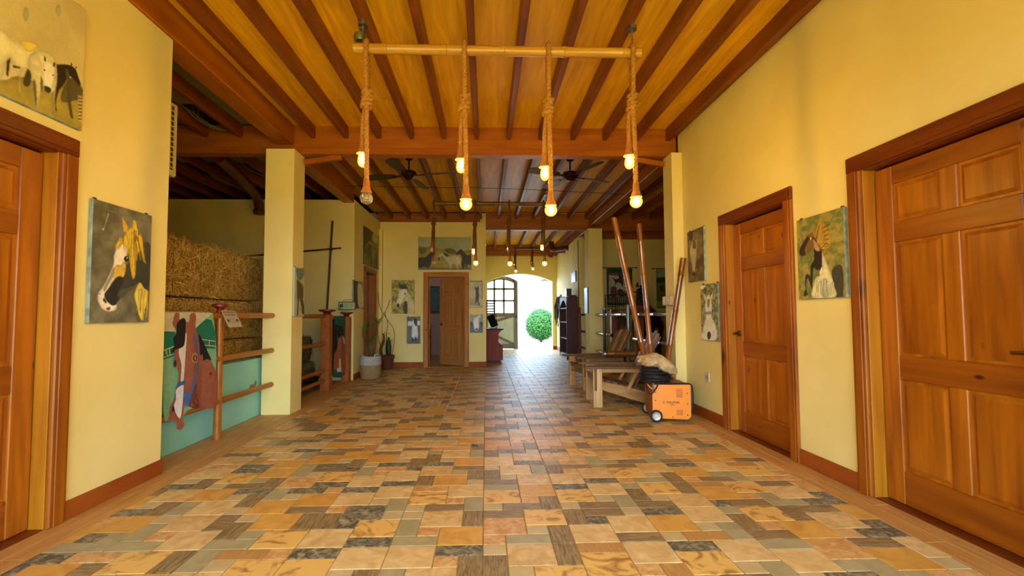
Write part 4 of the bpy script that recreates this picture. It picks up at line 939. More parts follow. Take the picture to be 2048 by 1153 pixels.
def rope(b, pts, rr=.019, pitch=.075, n=5):
    pts = [Vector(p) for p in pts]
    ds = [0]
    for i in range(1, len(pts)): ds.append(ds[-1]+(pts[i]-pts[i-1]).length)
    step = pitch/8; N = max(2, int(ds[-1]/step))
    for s in range(3):
        path = []; j = 0; prev = None
        for i in range(N+1):
            d = ds[-1]*i/N
            while j < len(ds)-2 and ds[j+1] < d: j += 1
            t = (d-ds[j])/max(1e-6, ds[j+1]-ds[j]); p = pts[j].lerp(pts[j+1], t); tan = (pts[j+1]-pts[j]).normalized()
            if prev is None:
                u = tan.cross(Vector((0, 1, 0)))
                if u.length < .05: u = tan.cross(Vector((1, 0, 0)))
            else: u = prev-tan*prev.dot(tan)
            u.normalize(); prev = u; w = tan.cross(u)
            a = 2*math.pi*(d/pitch+s/3)
            path.append(p+(u*math.cos(a)+w*math.sin(a))*rr*.48)
        b.tube(path, rr*.60, n)
def knot(b, x, y, z, rr, h=.2, R0=.03):
    for k, (turns, rad, ph, tilt) in enumerate(((4.2, R0*.85, 0, .0), (1.0, R0*1.12, 1.2, .05))):
        pts = []; N = int(turns*14)
        for i in range(N+1):
            a = ph+2*math.pi*turns*i/N; t = i/N
            pts.append((x+rad*math.cos(a), y+rad*.85*math.sin(a), z+(t-.5)*h*(.62 if k == 0 else .2)+tilt*math.cos(a)))
        rope(b, pts, rr*.9, .06, 4)
def bulb(parent, x, y, z, kind, lit, fr, core=None):
    """z is the bulb's centre; returns top of the socket"""
    s = 1.0
    if kind == 'globe':
        prof = [(.001, -.045), (.018, -.042), (.033, -.032), (.043, -.015), (.045, 0), (.042, .016), (.033, .031), (.022, .043), (.017, .055)]
        top = .055
    else:
        prof = [(.001, -.06), (.014, -.057), (.026, -.046), (.033, -.028), (.034, -.012), (.031, .01), (.025, .035), (.018, .06)]
        top = .06
    MB().lathe([(.012, top+.085), (.021, top+.08), (.024, top+.05), (.024, top+.03), (.034, top), (.042, top-.022), (.036, top-.02), (.02, top-.004)], (x, y, z), 14, caps=False).build('socket', fr, parent, smooth=True)
    if lit:
        bo = MB().lathe(prof, (x, y, z), 16).build('bulb', M_LIT, parent, smooth=True)
        MB().lathe([(r_*.5, h_*.62) for r_, h_ in prof], (x, y, z), 12).build('glowing_core', core or M_FIL, parent, smooth=True)
    else:
        MB().lathe(prof, (x, y, z), 16).build('bulb', M_GLASS, parent, smooth=True)
    return z+top+.08
M_FIL2 = mat('bulb_filament_dim', '#fff0c8', rough=.3, emit=((1.0, .70, .24, 1), 90.0))
def pendant(y, x0, x1, zb, ropes, label, rm, bm, rods, kz=.5, r=.036):
    core = M_FIL if y < 5 else M_FIL2
    t = thing('rope_pendant', ((x0+x1)/2, y, zb), label, 'lamp', 'bamboo and rope pendant lamps')
    pts, rs = bamboo_path((x0, y, zb), (x1, y, zb-.008), r, nodes=[.115, .32, .52, .73, .935])
    bar = MB().tube(pts, rs, 18).build('bamboo_bar', bm, t, smooth=True)
    for x in rods:
        MB().cyl((x, y, zb+r), (x, y, 3.27), .006, n=8).lathe([(.01, 0), (.035, .002), (.035, .03), (.01, .032)], (x, y, 3.222), 12).build('hanging_rod', M_STEEL, t, smooth=True)
    for (x, zu, zl, lu, ll) in ropes:
        zk = zb-kz*(zb-zu)
        b = MB()
        dx = -.02
        loop = [(x, y+(r+.012)*math.cos(a), zb+(r+.012)*math.sin(a)) for a in [R(d) for d in range(200, -41, -20)]]
        rope(b, [(x, y-.012, zk), (x, y-r-.008, zb-.06)]+loop[:1], .018)
        rope(b, loop, .018)
        rope(b, [loop[-1], (x+.004, y+.012, zk)], .016)
        sl = zl+.13; su = zu+.13
        rope(b, spline([(x, y-.01, zk), (x+.006, y-.022, (zk+sl)/2), (x+.008, y-.02, sl)], 4), .018)
        if su < zk-.05: rope(b, spline([(x-.012, y+.01, zk), (x-.028, y+.006, (zk+su)/2), (x-.03, y+.004, su)], 4), .017)
        knot(b, x-.004, y, zk+.03, .018)
        ro = b.build('rope', rm, t, smooth=True, angle=80)
        bulb(ro, x+.008, y-.02, zl, 'globe', ll, M_FRAY, core); bulb(ro, x-.03, y+.004, zu, 'pear', lu, M_FRAY, core)
    return t
pendant(3.25, -.953, 1.15, 3.055, [(-.855, 2.24, 1.949, True, False), (-.148, 2.201, 1.908, True, True), (.462, 2.149, 1.867, True, True), (1.083, 2.238, 1.931, True, True)],
        'large bamboo bar pendant with four knotted ropes nearest the front', M_ROPE, M_BAMBOO, (-.89, 1.09))
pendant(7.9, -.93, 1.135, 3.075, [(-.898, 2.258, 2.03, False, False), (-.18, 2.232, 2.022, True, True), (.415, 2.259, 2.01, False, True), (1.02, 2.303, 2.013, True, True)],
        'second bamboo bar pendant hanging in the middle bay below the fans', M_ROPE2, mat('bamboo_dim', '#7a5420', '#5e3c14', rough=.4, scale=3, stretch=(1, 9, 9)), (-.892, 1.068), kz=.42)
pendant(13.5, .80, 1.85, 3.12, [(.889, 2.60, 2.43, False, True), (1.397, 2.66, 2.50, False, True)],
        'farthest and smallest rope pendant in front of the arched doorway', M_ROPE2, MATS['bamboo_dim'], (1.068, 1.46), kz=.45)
# smoke detector / ceiling socket at the front
t = thing('ceiling_socket', (-.92, 3.3, 3.18), 'small round metal ceiling socket at the upper end of the front pendant', 'ceiling socket')
MB().cyl((-.92, 3.3, 3.16), (-.92, 3.3, 3.25), .012, n=8).build('stem', M_STEEL, t)
MB().lathe([(.02, .035), (.045, .03), (.05, 0), (.042, -.025), (.03, -.02), (.028, .01)], (-.92, 3.3, 3.16), 16).build('cup', mat('aged_tin', '#7c8458', rough=.4, metal=.7), t, smooth=True)
# ---------------------------------------------------------------- ceiling fans
M_FAN = mat('fan_bronze', '#2c1208', rough=.3, metal=.5); M_BLADE = mat('fan_blade', '#3a2c10', '#2c200a', rough=.4, scale=4, stretch=(1, 6, 6))
def fan(x, y, angs, label):
    t = thing('ceiling_fan', (x, y, 3.40), label, 'ceiling fan', 'ceiling fans in the middle bay')
    MB().lathe([(.02, -.09), (.05, -.07), (.075, -.02), (.08, 0)], (x, y, 3.40), 18).build('canopy', M_FAN, t, smooth=True)
    MB().cyl((x, y, 3.17), (x, y, 3.33), .012, n=10).build('rod', M_FAN, t, smooth=True)
    MB().lathe([(.02, .075), (.05, .06), (.10, .04), (.115, .01), (.11, -.02), (.07, -.045), (.05, -.07), (.01, -.08)], (x, y, 3.11), 22).build('motor', M_FAN, t, smooth=True)
    for a in angs:
        ca, sa = math.cos(R(a)), math.sin(R(a)); M = Matrix.Translation((x, y, 3.10)) @ Matrix.Rotation(R(a), 4, 'Z') @ Matrix.Rotation(R(12), 4, 'X')
        bl = MB(); pl = [(.20, -.05), (.34, -.07), (.62, -.075), (.68, -.05), (.69, 0), (.68, .05), (.62, .075), (.34, .07), (.20, .05)]
        top = [M @ Vector((p[0], p[1], .004)) for p in pl]; bot = [M @ Vector((p[0], p[1], -.004)) for p in pl]; n = len(pl)
        bl.add(top+bot, [list(range(n)), list(range(n, 2*n))[::-1]]+[(i, n+i, n+(i+1) % n, (i+1) % n) for i in range(n)])
        bo = bl.build('blade', M_BLADE, t)
        MB().box(.09, .25, -.02, .02, -.012, .0, .003, M=M).build('bracket', M_FAN, bo)
fan(-1.085, 6.4, (-12, 78, 168, 258), 'dark ceiling fan in the middle bay, nearer the left column')
fan(1.213, 6.4, (25, 115, 205, 295), 'dark ceiling fan in the middle bay, nearer the right column')
# ---------------------------------------------------------------- railings
def cap(b, x, y, z, s=1.0):
    b.lathe([(.045*s, 0), (.05*s, .015), (.04*s, .025), (.055*s, .04), (.085*s, .052), (.105*s, .058), (.105*s, .075), (.09*s, .082), (.02, .078)], (x, y, z), 20)
M_CAP = mat('red_cap', '#7a2210', '#681c0c', rough=.45, scale=6)
def railing(name, x, ya, yb, zs, label, mr, r=.028, posts=(), square=()):
    t = thing(name, (x, (ya+yb)/2, 0), label, 'railing')
    for z in zs:
        MB().cyl((x, ya, z), (x, yb, z), r, n=16).build('rail', mr, t, smooth=True)
    for py in posts:
        p = MB().cyl((x, py, -.004), (x, py, 1.13), .032, n=16).build('post', mr, t, smooth=True)
        b = MB(); cap(b, x, py, 1.145, .62); b.build('post_cap', M_CAP, p, smooth=True)
    for px, py, h, w in square:
        p = MB().box(px-w/2, px+w/2, py-w/2, py+w/2, -.004, h, .006).build('post', mr, t)
        MB().box(px-w/2-.006, px+w/2+.006, py-w/2-.006, py+w/2+.006, -.002, .17, .006).build('post_base', mr, p)
        b = MB(); cap(b, px, py, h, 1.15); b.build('post_cap', M_CAP, p, smooth=True)
    return t
railing('pipe_railing', -2.43, 3.36, 5.28, (1.12, .725, .34), 'brown pipe railing with one round post in front of the hay stall', M_RAIL, posts=(4.24,))
M_RAIL2 = mat('rail_paint_red', '#9c5814', '#8a480e', rough=.38, scale=5, stretch=(3, .5, 3))
railing('post_railing', -2.41, 5.56, 6.9, (1.11, .70, .30, .15), 'red-brown railing with four bars and a square post beyond the left column', M_RAIL2, square=((-2.395, 6.95, 1.13, .13),))
t = thing('gate_post', (-2.36, 7.86, 0), 'square red-brown gate post against the corner wall below the horse sign', 'post')
MB().box(-2.44, -2.31, 7.79, 7.915, -.004, 1.10, .006).build('post', M_RAIL2, t)
b = MB(); cap(b, -2.375, 7.853, 1.10, 1.0); b.build('post_cap', M_CAP, t, smooth=True)
MB().cyl((-2.39, 7.02, 1.08), (-2.39, 7.80, 1.08), .024, n=12).build('top_bar', M_RAIL2, t, smooth=True)
for z in (.70, .28): MB().cyl((-2.40, 7.02, z), (-2.40, 7.14, z), .024, n=12).build('stub_bar', M_RAIL2, t, smooth=True)
# right-hand rails: glossy dark bamboo with square posts
M_RB = mat('dark_gloss_rail', '#2c1a12', '#3c241a', rough=.18, scale=4, stretch=(4, .5, 4), coat=.8)
M_RP = mat('red_post', '#6c2c16', '#5a2210', rough=.4, scale=4, stretch=(4, 4, .5))
def bamboo_rails(name, x, segs, posts, label):
    t = thing(name, (x, 7.8, 0), label, 'railing')
    for ya, yb, z in segs:
        p_, r_ = bamboo_path((x, ya, z), (x, yb, z), .032, .45, 12)
        MB().tube(p_, r_, 14).build('rail', M_RB, t, smooth=True)
    for py, h in posts:
        p = MB().box(x+.03, x+.16, py-.065, py+.065, -.004, h, .006).build('post', M_RP, t)
        MB().box(x+.015, x+.175, py-.08, py+.08, h, h+.03, .008).box(x+.03, x+.16, py-.065, py+.065, h+.03, h+.06, .008).build('post_cap', M_RP, p)
    return t
bamboo_rails('bamboo_railing', 2.43, [(5.57, 7.35, 1.12), (7.75, 9.95, 1.12), (5.57, 7.4, .72), (8.75, 9.95, .72), (5.57, 7.4, .33), (8.9, 9.95, .33)],
             ((7.45, 1.2), (8.9, 1.16)), 'glossy dark bamboo railing with two square posts in front of the right stall')
t = thing('pipe_gate', (2.42, 7.65, 0), 'grey upright gate pipe standing beside the near square post', 'gate')
MB().cyl((2.42, 7.68, 0), (2.42, 7.68, 1.25), .026, n=12).build('upright', mat('grey_pipe', '#8c9ca8', rough=.25, metal=.3), t, smooth=True)
MB().lathe([(.026, 0), (.03, .005), (.03, .03), (.015, .045), (.004, .048)], (2.42, 7.68, 1.25), 14).build('end_knob', mat('pale_plastic', '#8c9498', rough=.3), t, smooth=True)
t = thing('pipe_gate', (2.36, 9.0, 0), 'dark blue upright gate pipe beside the far square post', 'gate')
MB().cyl((2.36, 9.02, 0), (2.36, 9.02, 1.22), .026, n=12).build('upright', mat('blue_pipe', '#1c3448', rough=.2, metal=.2), t, smooth=True)
MB().lathe([(.026, 0), (.034, .005), (.036, .035), (.02, .055), (.004, .058)], (2.36, 9.02, 1.22), 14).build('end_knob', MATS['pale_plastic'], t, smooth=True)
t = thing('rail_post', (2.29, 11.06, 0), 'slim brown post with three ringed rail ends at the passage corner', 'post')
MB().box(2.265, 2.32, 11.05, 11.11, -.004, 1.3, .006).build('post', M_RP, t)
for z in (1.12, .72, .33):
    p_, r_ = bamboo_path((2.34, 10.34, z), (2.34, 11.02, z), .03, .3, 12); MB().tube(p_, r_, 12).build('rail', M_RB, t, smooth=True)
    MB().lathe([(.05, -.03), (.065, -.02), (.065, .02), (.05, .03)], (2.292, 11.08, z), 14).build('ring', M_RP, t, smooth=True)
# ---------------------------------------------------------------- hay
def hay_material(nm, a, b_, c):
    m = mat(nm, a, b_, rough=.8, scale=40, stretch=(1, 1, 1), detail=5)
    nt = m.node_tree; g = nt.nodes.new('ShaderNodeNewGeometry'); cr = nt.nodes.new('ShaderNodeValToRGB')
    cr.color_ramp.elements[0].color = lin(a); cr.color_ramp.elements[1].color = lin(c); e = cr.color_ramp.elements.new(.5); e.color = lin(b_)
    nt.links.new(g.outputs['Random Per Island'], cr.inputs[0]); nt.links.new(cr.outputs[0], nt.nodes['Principled BSDF'].inputs['Base Color'])
    return m
M_HAY = hay_material('hay_strands', '#84621e', '#c49a44', '#f0d480')
M_HAYB = mat('hay_body', '#644a18', '#9c7630', rough=.9, scale=30, stretch=(1, 1, 2.5), detail=6, bump=.6)
M_TWINE = mat('baling_twine', '#6c5c30', rough=.8)
from mathutils import noise as mnoise
from mathutils.geometry import tessellate_polygon
def bale(x0, x1, y0, y1, z0, z1, label, nstr, seed, hm=M_HAY, bm_=M_HAYB, group='hay bales stacked in the left stall', faces=('x', 'z', 'y')):
    rg = random.Random(seed)
    t = thing('hay_bale', ((x0+x1)/2, (y0+y1)/2, z0), label, 'hay bale', group)
    b = MB(); nx, ny, nz = 6, 10, 6
    def pt(i, j, k):
        u, v, w = i/nx, j/ny, k/nz; p = Vector((x0+(x1-x0)*u, y0+(y1-y0)*v, z0+(z1-z0)*w))
        c = Vector(((x0+x1)/2, (y0+y1)/2, (z0+z1)/2))
        n_ = mnoise.noise(p*9+Vector((seed, 0, 0)))*.018
        edge = sum(1 for q in (u, v, w) if q in (0, 1))
        d = (p-c); k_ = 1-(.05 if edge == 2 else .10 if edge == 3 else .015)
        p = c+d*k_; return p+d.normalized()*n_
    idx = {}
    def vid(i, j, k):
        if (i, j, k) not in idx: idx[(i, j, k)] = len(b.v); b.v.append(tuple(pt(i, j, k)))
        return idx[(i, j, k)]
    for (A, B_, Cn) in (((0, 1, 2), nx, None),):
        for i in range(nx):
            for j in range(ny):
                for k in (0, nz): b.f.append([vid(i, j, k), vid(i+1, j, k), vid(i+1, j+1, k), vid(i, j+1, k)]); b.m.append(0)
        for i in range(nx):
            for k in range(nz):
                for j in (0, ny): b.f.append([vid(i, j, k), vid(i+1, j, k), vid(i+1, j, k+1), vid(i, j, k+1)]); b.m.append(0)
        for j in range(ny):
            for k in range(nz):
                for i in (0, nx): b.f.append([vid(i, j, k), vid(i, j+1, k), vid(i, j+1, k+1), vid(i, j, k+1)]); b.m.append(0)
    body = b.build('packed_hay', bm_, t, smooth=True, angle=80)
    s = MB()
    for q in range(nstr):
        f = rg.choice(faces)
        if f == 'x':
            p = Vector((x1-.012, rg.uniform(y0+.02, y1-.02), rg.uniform(z0+.02, z1-.02))); n_ = Vector((1, 0, 0)); d = Vector((rg.uniform(-.1, .2), rg.gauss(0, .5), rg.gauss(0, .8)))
        elif f == 'z':
            p = Vector((rg.uniform(x0+.1, x1), rg.uniform(y0, y1), z1-.012)); n_ = Vector((0, 0, 1)); d = Vector((rg.gauss(0, .6), rg.gauss(0, .6), abs(rg.gauss(0, .35))))
        else:
            p = Vector((rg.uniform(x0+.1, x1), y0+.012, rg.uniform(z0, z1))); n_ = Vector((0, -1, 0)); d = Vector((rg.gauss(0, .6), -.1, rg.gauss(0, .7)))
        d.normalize(); L = rg.uniform(.05, .16); w = rg.uniform(.0012, .003)
        sd = d.cross(n_); 
        if sd.length < .1: sd = Vector((1, 0, 0))
        sd = sd.normalized()*w; out = n_*rg.uniform(.004, .022)
        bend = Vector((rg.uniform(-.02, .02), rg.uniform(-.02, .02), rg.uniform(-.025, .01)))
        a0 = p-d*L*.5; a1 = p+out+bend*.3; a2 = p+d*L*.5+out*.8+bend
        for q_ in (a0, a1, a2):
            q_.y = min(max(q_.y, y0+.006), y1-.006); q_.z = max(q_.z, z0+.004)
            if 'z' not in faces: q_.z = min(q_.z, z1-.004)
        s.add([a0-sd, a0+sd, a1+sd, a1-sd, a2+sd*.4, a2-sd*.4], [(0, 1, 2, 3), (3, 2, 4, 5)])
    s.build('loose_stalks', hm, t, kind='stuff', fix=False)
    for yy in (y0+(y1-y0)*.3, y0+(y1-y0)*.7):
        e = .004
        MB().tube([(x1+e, yy, z0+.02), (x1+e, yy, z1-.03), (x1-.03, yy, z1-.004), (x0+.03, yy, z1-.004), (x0-e, yy, z1-.03), (x0-e, yy, z0+.02)], .003, 5).build('twine', M_TWINE, t)
    return t
zs = [0, .43, .86, 1.29, 1.83]
nm_l = ['bottom', 'second', 'third', 'top']
for k in range(4):
    for j, (ya, yb) in enumerate(((3.86, 4.85), (4.87, 5.86))):
        side = 'nearer the towel' if j == 0 else 'nearer the yellow column'
        bale(-3.36, -2.82+.012*((k*7+j*3) % 4), ya, yb, zs[k]+.004, zs[k+1], f'loose golden hay bale, {nm_l[k]} layer of the stack, {side}', (500, 1500, 2300, 3600)[k], 10*k+j, faces=('x', 'x', 'x', 'z', 'y') if k == 3 else ('x',))
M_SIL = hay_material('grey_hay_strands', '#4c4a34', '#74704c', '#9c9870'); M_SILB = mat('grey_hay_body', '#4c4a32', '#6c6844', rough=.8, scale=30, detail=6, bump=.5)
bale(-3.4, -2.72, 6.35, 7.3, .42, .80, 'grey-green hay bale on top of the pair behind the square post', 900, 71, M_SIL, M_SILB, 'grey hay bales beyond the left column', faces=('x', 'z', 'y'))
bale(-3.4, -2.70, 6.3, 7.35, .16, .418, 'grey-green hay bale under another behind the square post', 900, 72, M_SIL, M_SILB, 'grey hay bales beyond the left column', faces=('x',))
t = thing('pallet', (-3.05, 6.8, 0), 'low dark pallet under the grey hay bales', 'pallet')
for i in range(3): MB().box(-3.42, -2.66, 6.28+i*.48, 6.40+i*.48, 0, .11, .004).build('bearer', mat('pallet_dark', '#1c1814', '#2c241c', rough=.8, scale=8), t)
for i in range(6): MB().box(-3.42+i*.13, -3.31+i*.13, 6.26, 7.4, .112, .158, .004).build('board', MATS['pallet_dark'], t)
# ---------------------------------------------------------------- towels
def towel(key, name, label, x, a0, a1, z0, z1, parts, rail_x, rail_z, amp=.006):
    t = thing(name, (x, (a0+a1)/2, z1), label, 'towel', 'horse-head towels hung on the left rails')
    bg, polys = PRINTS[key]
    def wav(y, z): return amp*(math.sin(y*17)+.6*math.sin(y*31+z*4))*min(1, max(0, (z1-z)*3.0))
    for i, (c, sm, pts) in enumerate(polys):
        pts = smooth_closed(pts, 3) if sm else pts
        me = bpy.data.meshes.new('applique'); bm = bmesh.new()
        P3 = [Vector((0, a0+u*(a1-a0), z0+v*(z1-z0))) for u, v in pts]
        vs = [bm.verts.new(p) for p in P3]
        for tri in tessellate_polygon([P3]):
            try: bm.faces.new([vs[k] for k in tri])
            except ValueError: pass
        bmesh.ops.triangulate(bm, faces=bm.faces)
        for _ in range(3):
            lg = [e for e in bm.edges if e.calc_length() > .07]
            if lg: bmesh.ops.subdivide_edges(bm, edges=lg, cuts=1); bmesh.ops.triangulate(bm, faces=bm.faces)
        off = .0007*i
        for v in bm.verts: v.co.x = x+wav(v.co.y, v.co.z)+off
        ext = bmesh.ops.extrude_face_region(bm, geom=bm.faces[:])
        for g in ext['geom']:
            if isinstance(g, bmesh.types.BMVert): g.co.x -= .003 if i == 0 else .0008
        bmesh.ops.recalc_face_normals(bm, faces=bm.faces)
        for v in bm.verts: v.co -= org_of(t)
        bm.to_mesh(me); bm.free()
        me.materials.append(mat('cloth_'+c[1:], c, tuple(q*.82 for q in lin(c)[:3])+(1,), rough=.95, scale=25, bump=.25, bscale=220))
        o = bpy.data.objects.new(parts[i] if i < len(parts) else 'applique', me); COL.objects.link(o); o.parent = t
    # fold over the rail
    ys = [p[0] for p in polys[0][2] if p[1] > .93] if key == 'towel' else [p[0] for p in polys[0][2] if p[1] > .9]
    ya, yb = a0+min(ys)*(a1-a0), a0+max(ys)*(a1-a0)
    b = MB(); rr = .031; n = 10; prof = []
    for i in range(n+1):
        a = math.pi*i/n; prof.append((rail_x+rr*math.cos(a), rail_z+rr*math.sin(a)))
    prof += [(rail_x-rr, rail_z-.12), (rail_x-rr-.01, rail_z-.3)]
    m_ = 8
    for j in range(m_+1):
        y = ya+(yb-ya)*j/m_
        for (px, pz) in prof: b.v.append((px, y, pz))
    L = len(prof)
    for j in range(m_):
        for i in range(L-1): b.f.append([j*L+i, j*L+i+1, (j+1)*L+i+1, (j+1)*L+i]); b.m.append(0)
    b.build('folded_top', MATS['cloth_'+(polys[1][0] if key == 'towel' else polys[0][0])[1:]], t, smooth=True, angle=80, fix=False)
    return t
towel('towel', 'horse_towel', 'green and white towel with a large brown horse-head applique on the pipe railing', -2.397, 3.40, 4.20, .2, 1.14,
      ['cloth', 'white_band', 'green_band', 'green_band', 'stitching', 'stitching', 'stitching', 'stitching', 'stitching', 'stitching', 'horse_head', 'jaw', 'blaze', 'forelock', 'mane', 'bridle', 'noseband', 'white_nose', 'eye_patch', 'eye', 'far_eye', 'nostril', 'button'], -2.43, 1.12)
towel('towel2', 'horse_towel', 'dark green towel with a black-maned horse head hung between the two square posts', -2.355, 6.99, 7.72, .08, 1.1,
      ['cloth', 'mane', 'horse_head', 'cheek', 'green_hem', 'white_patch', 'yellow_strip', 'blaze'], -2.39, 1.08)
# ---------------------------------------------------------------- small signs at the left rails
t = thing('notice_card', (-2.40, 4.32, 1.01), 'white notice card with two small horses tilted on the top pipe rail', 'card')
A = [Vector((-2.398, 4.204, 1.166)), Vector((-2.398, 4.434, 1.166)), Vector((-2.325, 4.434, 1.012)), Vector((-2.325, 4.204, 1.012))]
nrm = (A[1]-A[0]).cross(A[3]-A[0]).normalized()
if nrm.x < 0: nrm = -nrm
MB().add(A+[p-nrm*.003 for p in A], [(0, 1, 2, 3), (7, 6, 5, 4)]+[(i, 4+i, 4+(i+1) % 4, (i+1) % 4) for i in range(4)]).build('card', mat('card_paper', '#b4a890', rough=.6), t)
def on(u, v): return A[0]+(A[1]-A[0])*u+(A[3]-A[0])*v+nrm*.0008
b = MB()
for q, (u0, u1, v0, v1) in enumerate([(.06, .94, .06, .14), (.10, .9, .22, .30)]):
    n = 9
    for i in range(n):
        a = u0+(u1-u0)*i/n; b.add([on(a, v0), on(a+(u1-u0)/n*.65, v0), on(a+(u1-u0)/n*.65, v1), on(a, v1)], [(0, 1, 2, 3)])
for i in range(4): b.add([on(.33, .48+.08*i), on(.66, .48+.08*i), on(.66, .50+.08*i), on(.33, .50+.08*i)], [(0, 1, 2, 3)], 1)
for cx_, s_ in ((.18, 1), (.80, -1)):
    pl = [(-.09, .02), (-.07, -.08), (-.02, -.03), (.06, -.04), (.10, .02), (.08, .12), (.05, .12), (.04, .05), (-.03, .05), (-.05, .13), (-.08, .13)]
    b.add([on(cx_+s_*p[0]*1.0, .58+p[1]*1.1) for p in pl], [list(range(len(pl)))], 2)
b.build('printing', [mat('ink_olive', '#4c3c14', rough=.6), mat('ink_grey', '#7c705c', rough=.6), mat('ink_dark', '#2a241c', rough=.6)], t, fix=False)
t = thing('horse_sign', (-2.34, 7.76, 1.215), 'small framed green sign with a black horse head on the gate post', 'sign')
x0, x1, z0, z1, y = -2.482, -2.198, 1.217, 1.353, 7.75
MB().box(x0, x1, y, y+.018, z0, z1, .003).build('frame', mat('sign_frame', '#4c4830', rough=.5), t)
MB().box(x0+.014, x1-.014, y-.002, y+.002, z0+.014, z1-.014).build('plate', mat('sign_plate', '#a4b084', rough=.5), t)
b = MB(); hp = [(.26, .86), (.29, .97), (.32, .88), (.33, .75), (.35, .62), (.36, .52), (.32, .48), (.29, .57), (.25, .60), (.24, .48), (.22, .34), (.17, .45), (.12, .60), (.14, .74), (.20, .84)]
hp = [((p[0]-.12)*.95+.06, (p[1]-.34)*1.15+.12) for p in hp]
b.add([(x0+p[0]*(x1-x0), y-.0032, z0+p[1]*(z1-z0)) for p in hp], [list(range(len(hp)))])
b.build('horse_emblem', M_BLACK, t, fix=False)
b = MB()
for r_, (za, zb) in enumerate(((.62, .78), (.34, .54))):
    for i in range(10 if r_ == 0 else 8):
        w_ = .055 if r_ == 0 else .068; u = .36+i*w_
        if i == 4: continue
        for du in (0, w_*.45):
            b.box(x0+(u+du)*(x1-x0), x0+(u+du+.012)*(x1-x0), y-.0036, y-.003, z0+za*(z1-z0), z0+zb*(z1-z0))
        zz = z0+(za+(zb-za)*(.2+.6*((i*7) % 3)/2))*(z1-z0); b.box(x0+u*(x1-x0), x0+(u+w_*.5)*(x1-x0), y-.0036, y-.003, zz, zz+.004)
b.build('lettering', mat('sign_ink', '#4c6030', rough=.6), t)
MB().tube(spline([(x0+.06, y+.01, z1), (x0+.1, y+.012, z1+.03), (x0+.17, y+.012, z1+.04), (x1-.04, y+.012, z1+.025), (x1-.03, y+.01, z1)], 4), .003, 5).build('hanging_cord', M_TWINE, t)
# ---------------------------------------------------------------- air conditioner
M_AC = mat('ac_cream', '#b4a878', rough=.5)
t = thing('air_conditioner', (-2.62, 3.46, 2.19), 'cream air-conditioner with square grille behind the end of the left wall', 'air conditioner')
MB().box(-2.90, -2.40, 3.352, 3.565, 2.19, 2.76, .010).build('case', M_AC, t)
MB().box(-2.41, -2.397, 3.37, 3.515, 2.235, 2.735).build('grille_recess', mat('ac_dark', '#1c140c', rough=.7), t)
for i in range(13): MB().box(-2.40, -2.392, 3.37, 3.515, 2.245+i*.04, 2.253+i*.04).build('grille_bar', M_AC, t)
for i in range(4): MB().box(-2.40, -2.391, 3.39+i*.04, 3.398+i*.04, 2.235, 2.735).build('grille_upright', M_AC, t)
# ---------------------------------------------------------------- bamboo cross in the stall
t = thing('bamboo_cross', (-2.72, 7.93, 0), 'thin dark bamboo cross leaning on the back wall of the hay stall', 'cross')
M_THIN = mat('thin_bamboo', '#5a2412', '#421a0c', rough=.5, scale=6, stretch=(3, 3, .5))
p_, r_ = bamboo_path((-2.78, 7.90, 0), (-2.667, 7.95, 2.773), .017, .3, 8); MB().tube(p_, r_, 10).build('upright', M_THIN, t, smooth=True)
p_, r_ = bamboo_path((-4.281, 7.92, 2.133), (-2.506, 7.92, 2.29), .015, .3, 8); MB().tube(p_, r_, 10).build('crossbar', M_THIN, t, smooth=True)
MB().lathe([(.02, -.03), (.03, -.02), (.03, .02), (.02, .03)], (-2.683, 7.935, 2.273), 10).build('lashing', M_ROPE2, t, smooth=True)
# ---------------------------------------------------------------- brown drain pipes and cables under the ceiling
M_PIPE = mat('brown_pipe', '#5c2410', '#4a1c0c', rough=.4, scale=3)
t = thing('drain_pipe', (-3.7, 7.0, 3.2), 'brown drain pipe bending down at the back of the hay stall ceiling', 'pipe')
MB().tube(spline([(-3.45, 5.9, 3.17), (-3.62, 6.8, 3.15), (-3.76, 7.4, 3.13), (-3.83, 7.68, 3.08), (-3.85, 7.78, 2.98), (-3.86, 7.8, 2.86)], 5), .075, 16).build('pipe', M_PIPE, t, smooth=True)
MB().lathe([(.08, 0), (.088, .01), (.088, .08), (.08, .09)], (-3.86, 7.8, 2.85), 16).build('collar', M_PIPE, t, smooth=True)
t = thing('drain_pipe', (2.0, 13.2, 3.0), 'brown drain pipe with an elbow high in the passage by the arch', 'pipe')
MB().tube(spline([(2.31, 12.6, 3.0), (2.1, 12.8, 3.0), (1.95, 12.95, 3.0), (1.9, 13.0, 3.06), (1.9, 13.0, 3.24)], 5), .075, 14).build('pipe', M_PIPE, t, smooth=True)
MB().tube(spline([(1.78, 13.05, 3.1), (1.78, 13.05, 2.92), (1.84, 13.05, 2.82), (1.92, 13.05, 2.82), (1.97, 13.05, 2.92), (2.05, 13.05, 2.94), (2.3, 13.0, 2.94)], 5), .034, 12).build('trap', mat('rust_pipe', '#7a3c18', rough=.4), t, smooth=True)
t = thing('ceiling_cable', (-3.1, 5.0, 3.3), 'loose grey cables hanging in the open ceiling panel of the hay stall', 'cable')
for q in range(3): MB().tube(spline([(-3.28+.1*q, 4.92, 3.4), (-3.2, 5.1, 3.3+.02*q), (-3.1+.03*q, 5.3, 3.28), (-2.98, 5.43, 3.36)], 5), .006, 6).build('cable', mat('grey_cable', '#5c6048', rough=.5), t)
t = thing('ceiling_cable', (-3.3, 7.0, 3.3), 'looped grey cable under the dark ceiling gap beside the drain pipe', 'cable')
MB().tube(spline([(-3.5, 6.2, 3.38), (-3.45, 6.6, 3.26), (-3.3, 6.9, 3.22), (-3.1, 7.1, 3.27), (-2.95, 7.2, 3.38)], 6), .008, 6).build('cable', MATS['grey_cable'], t)
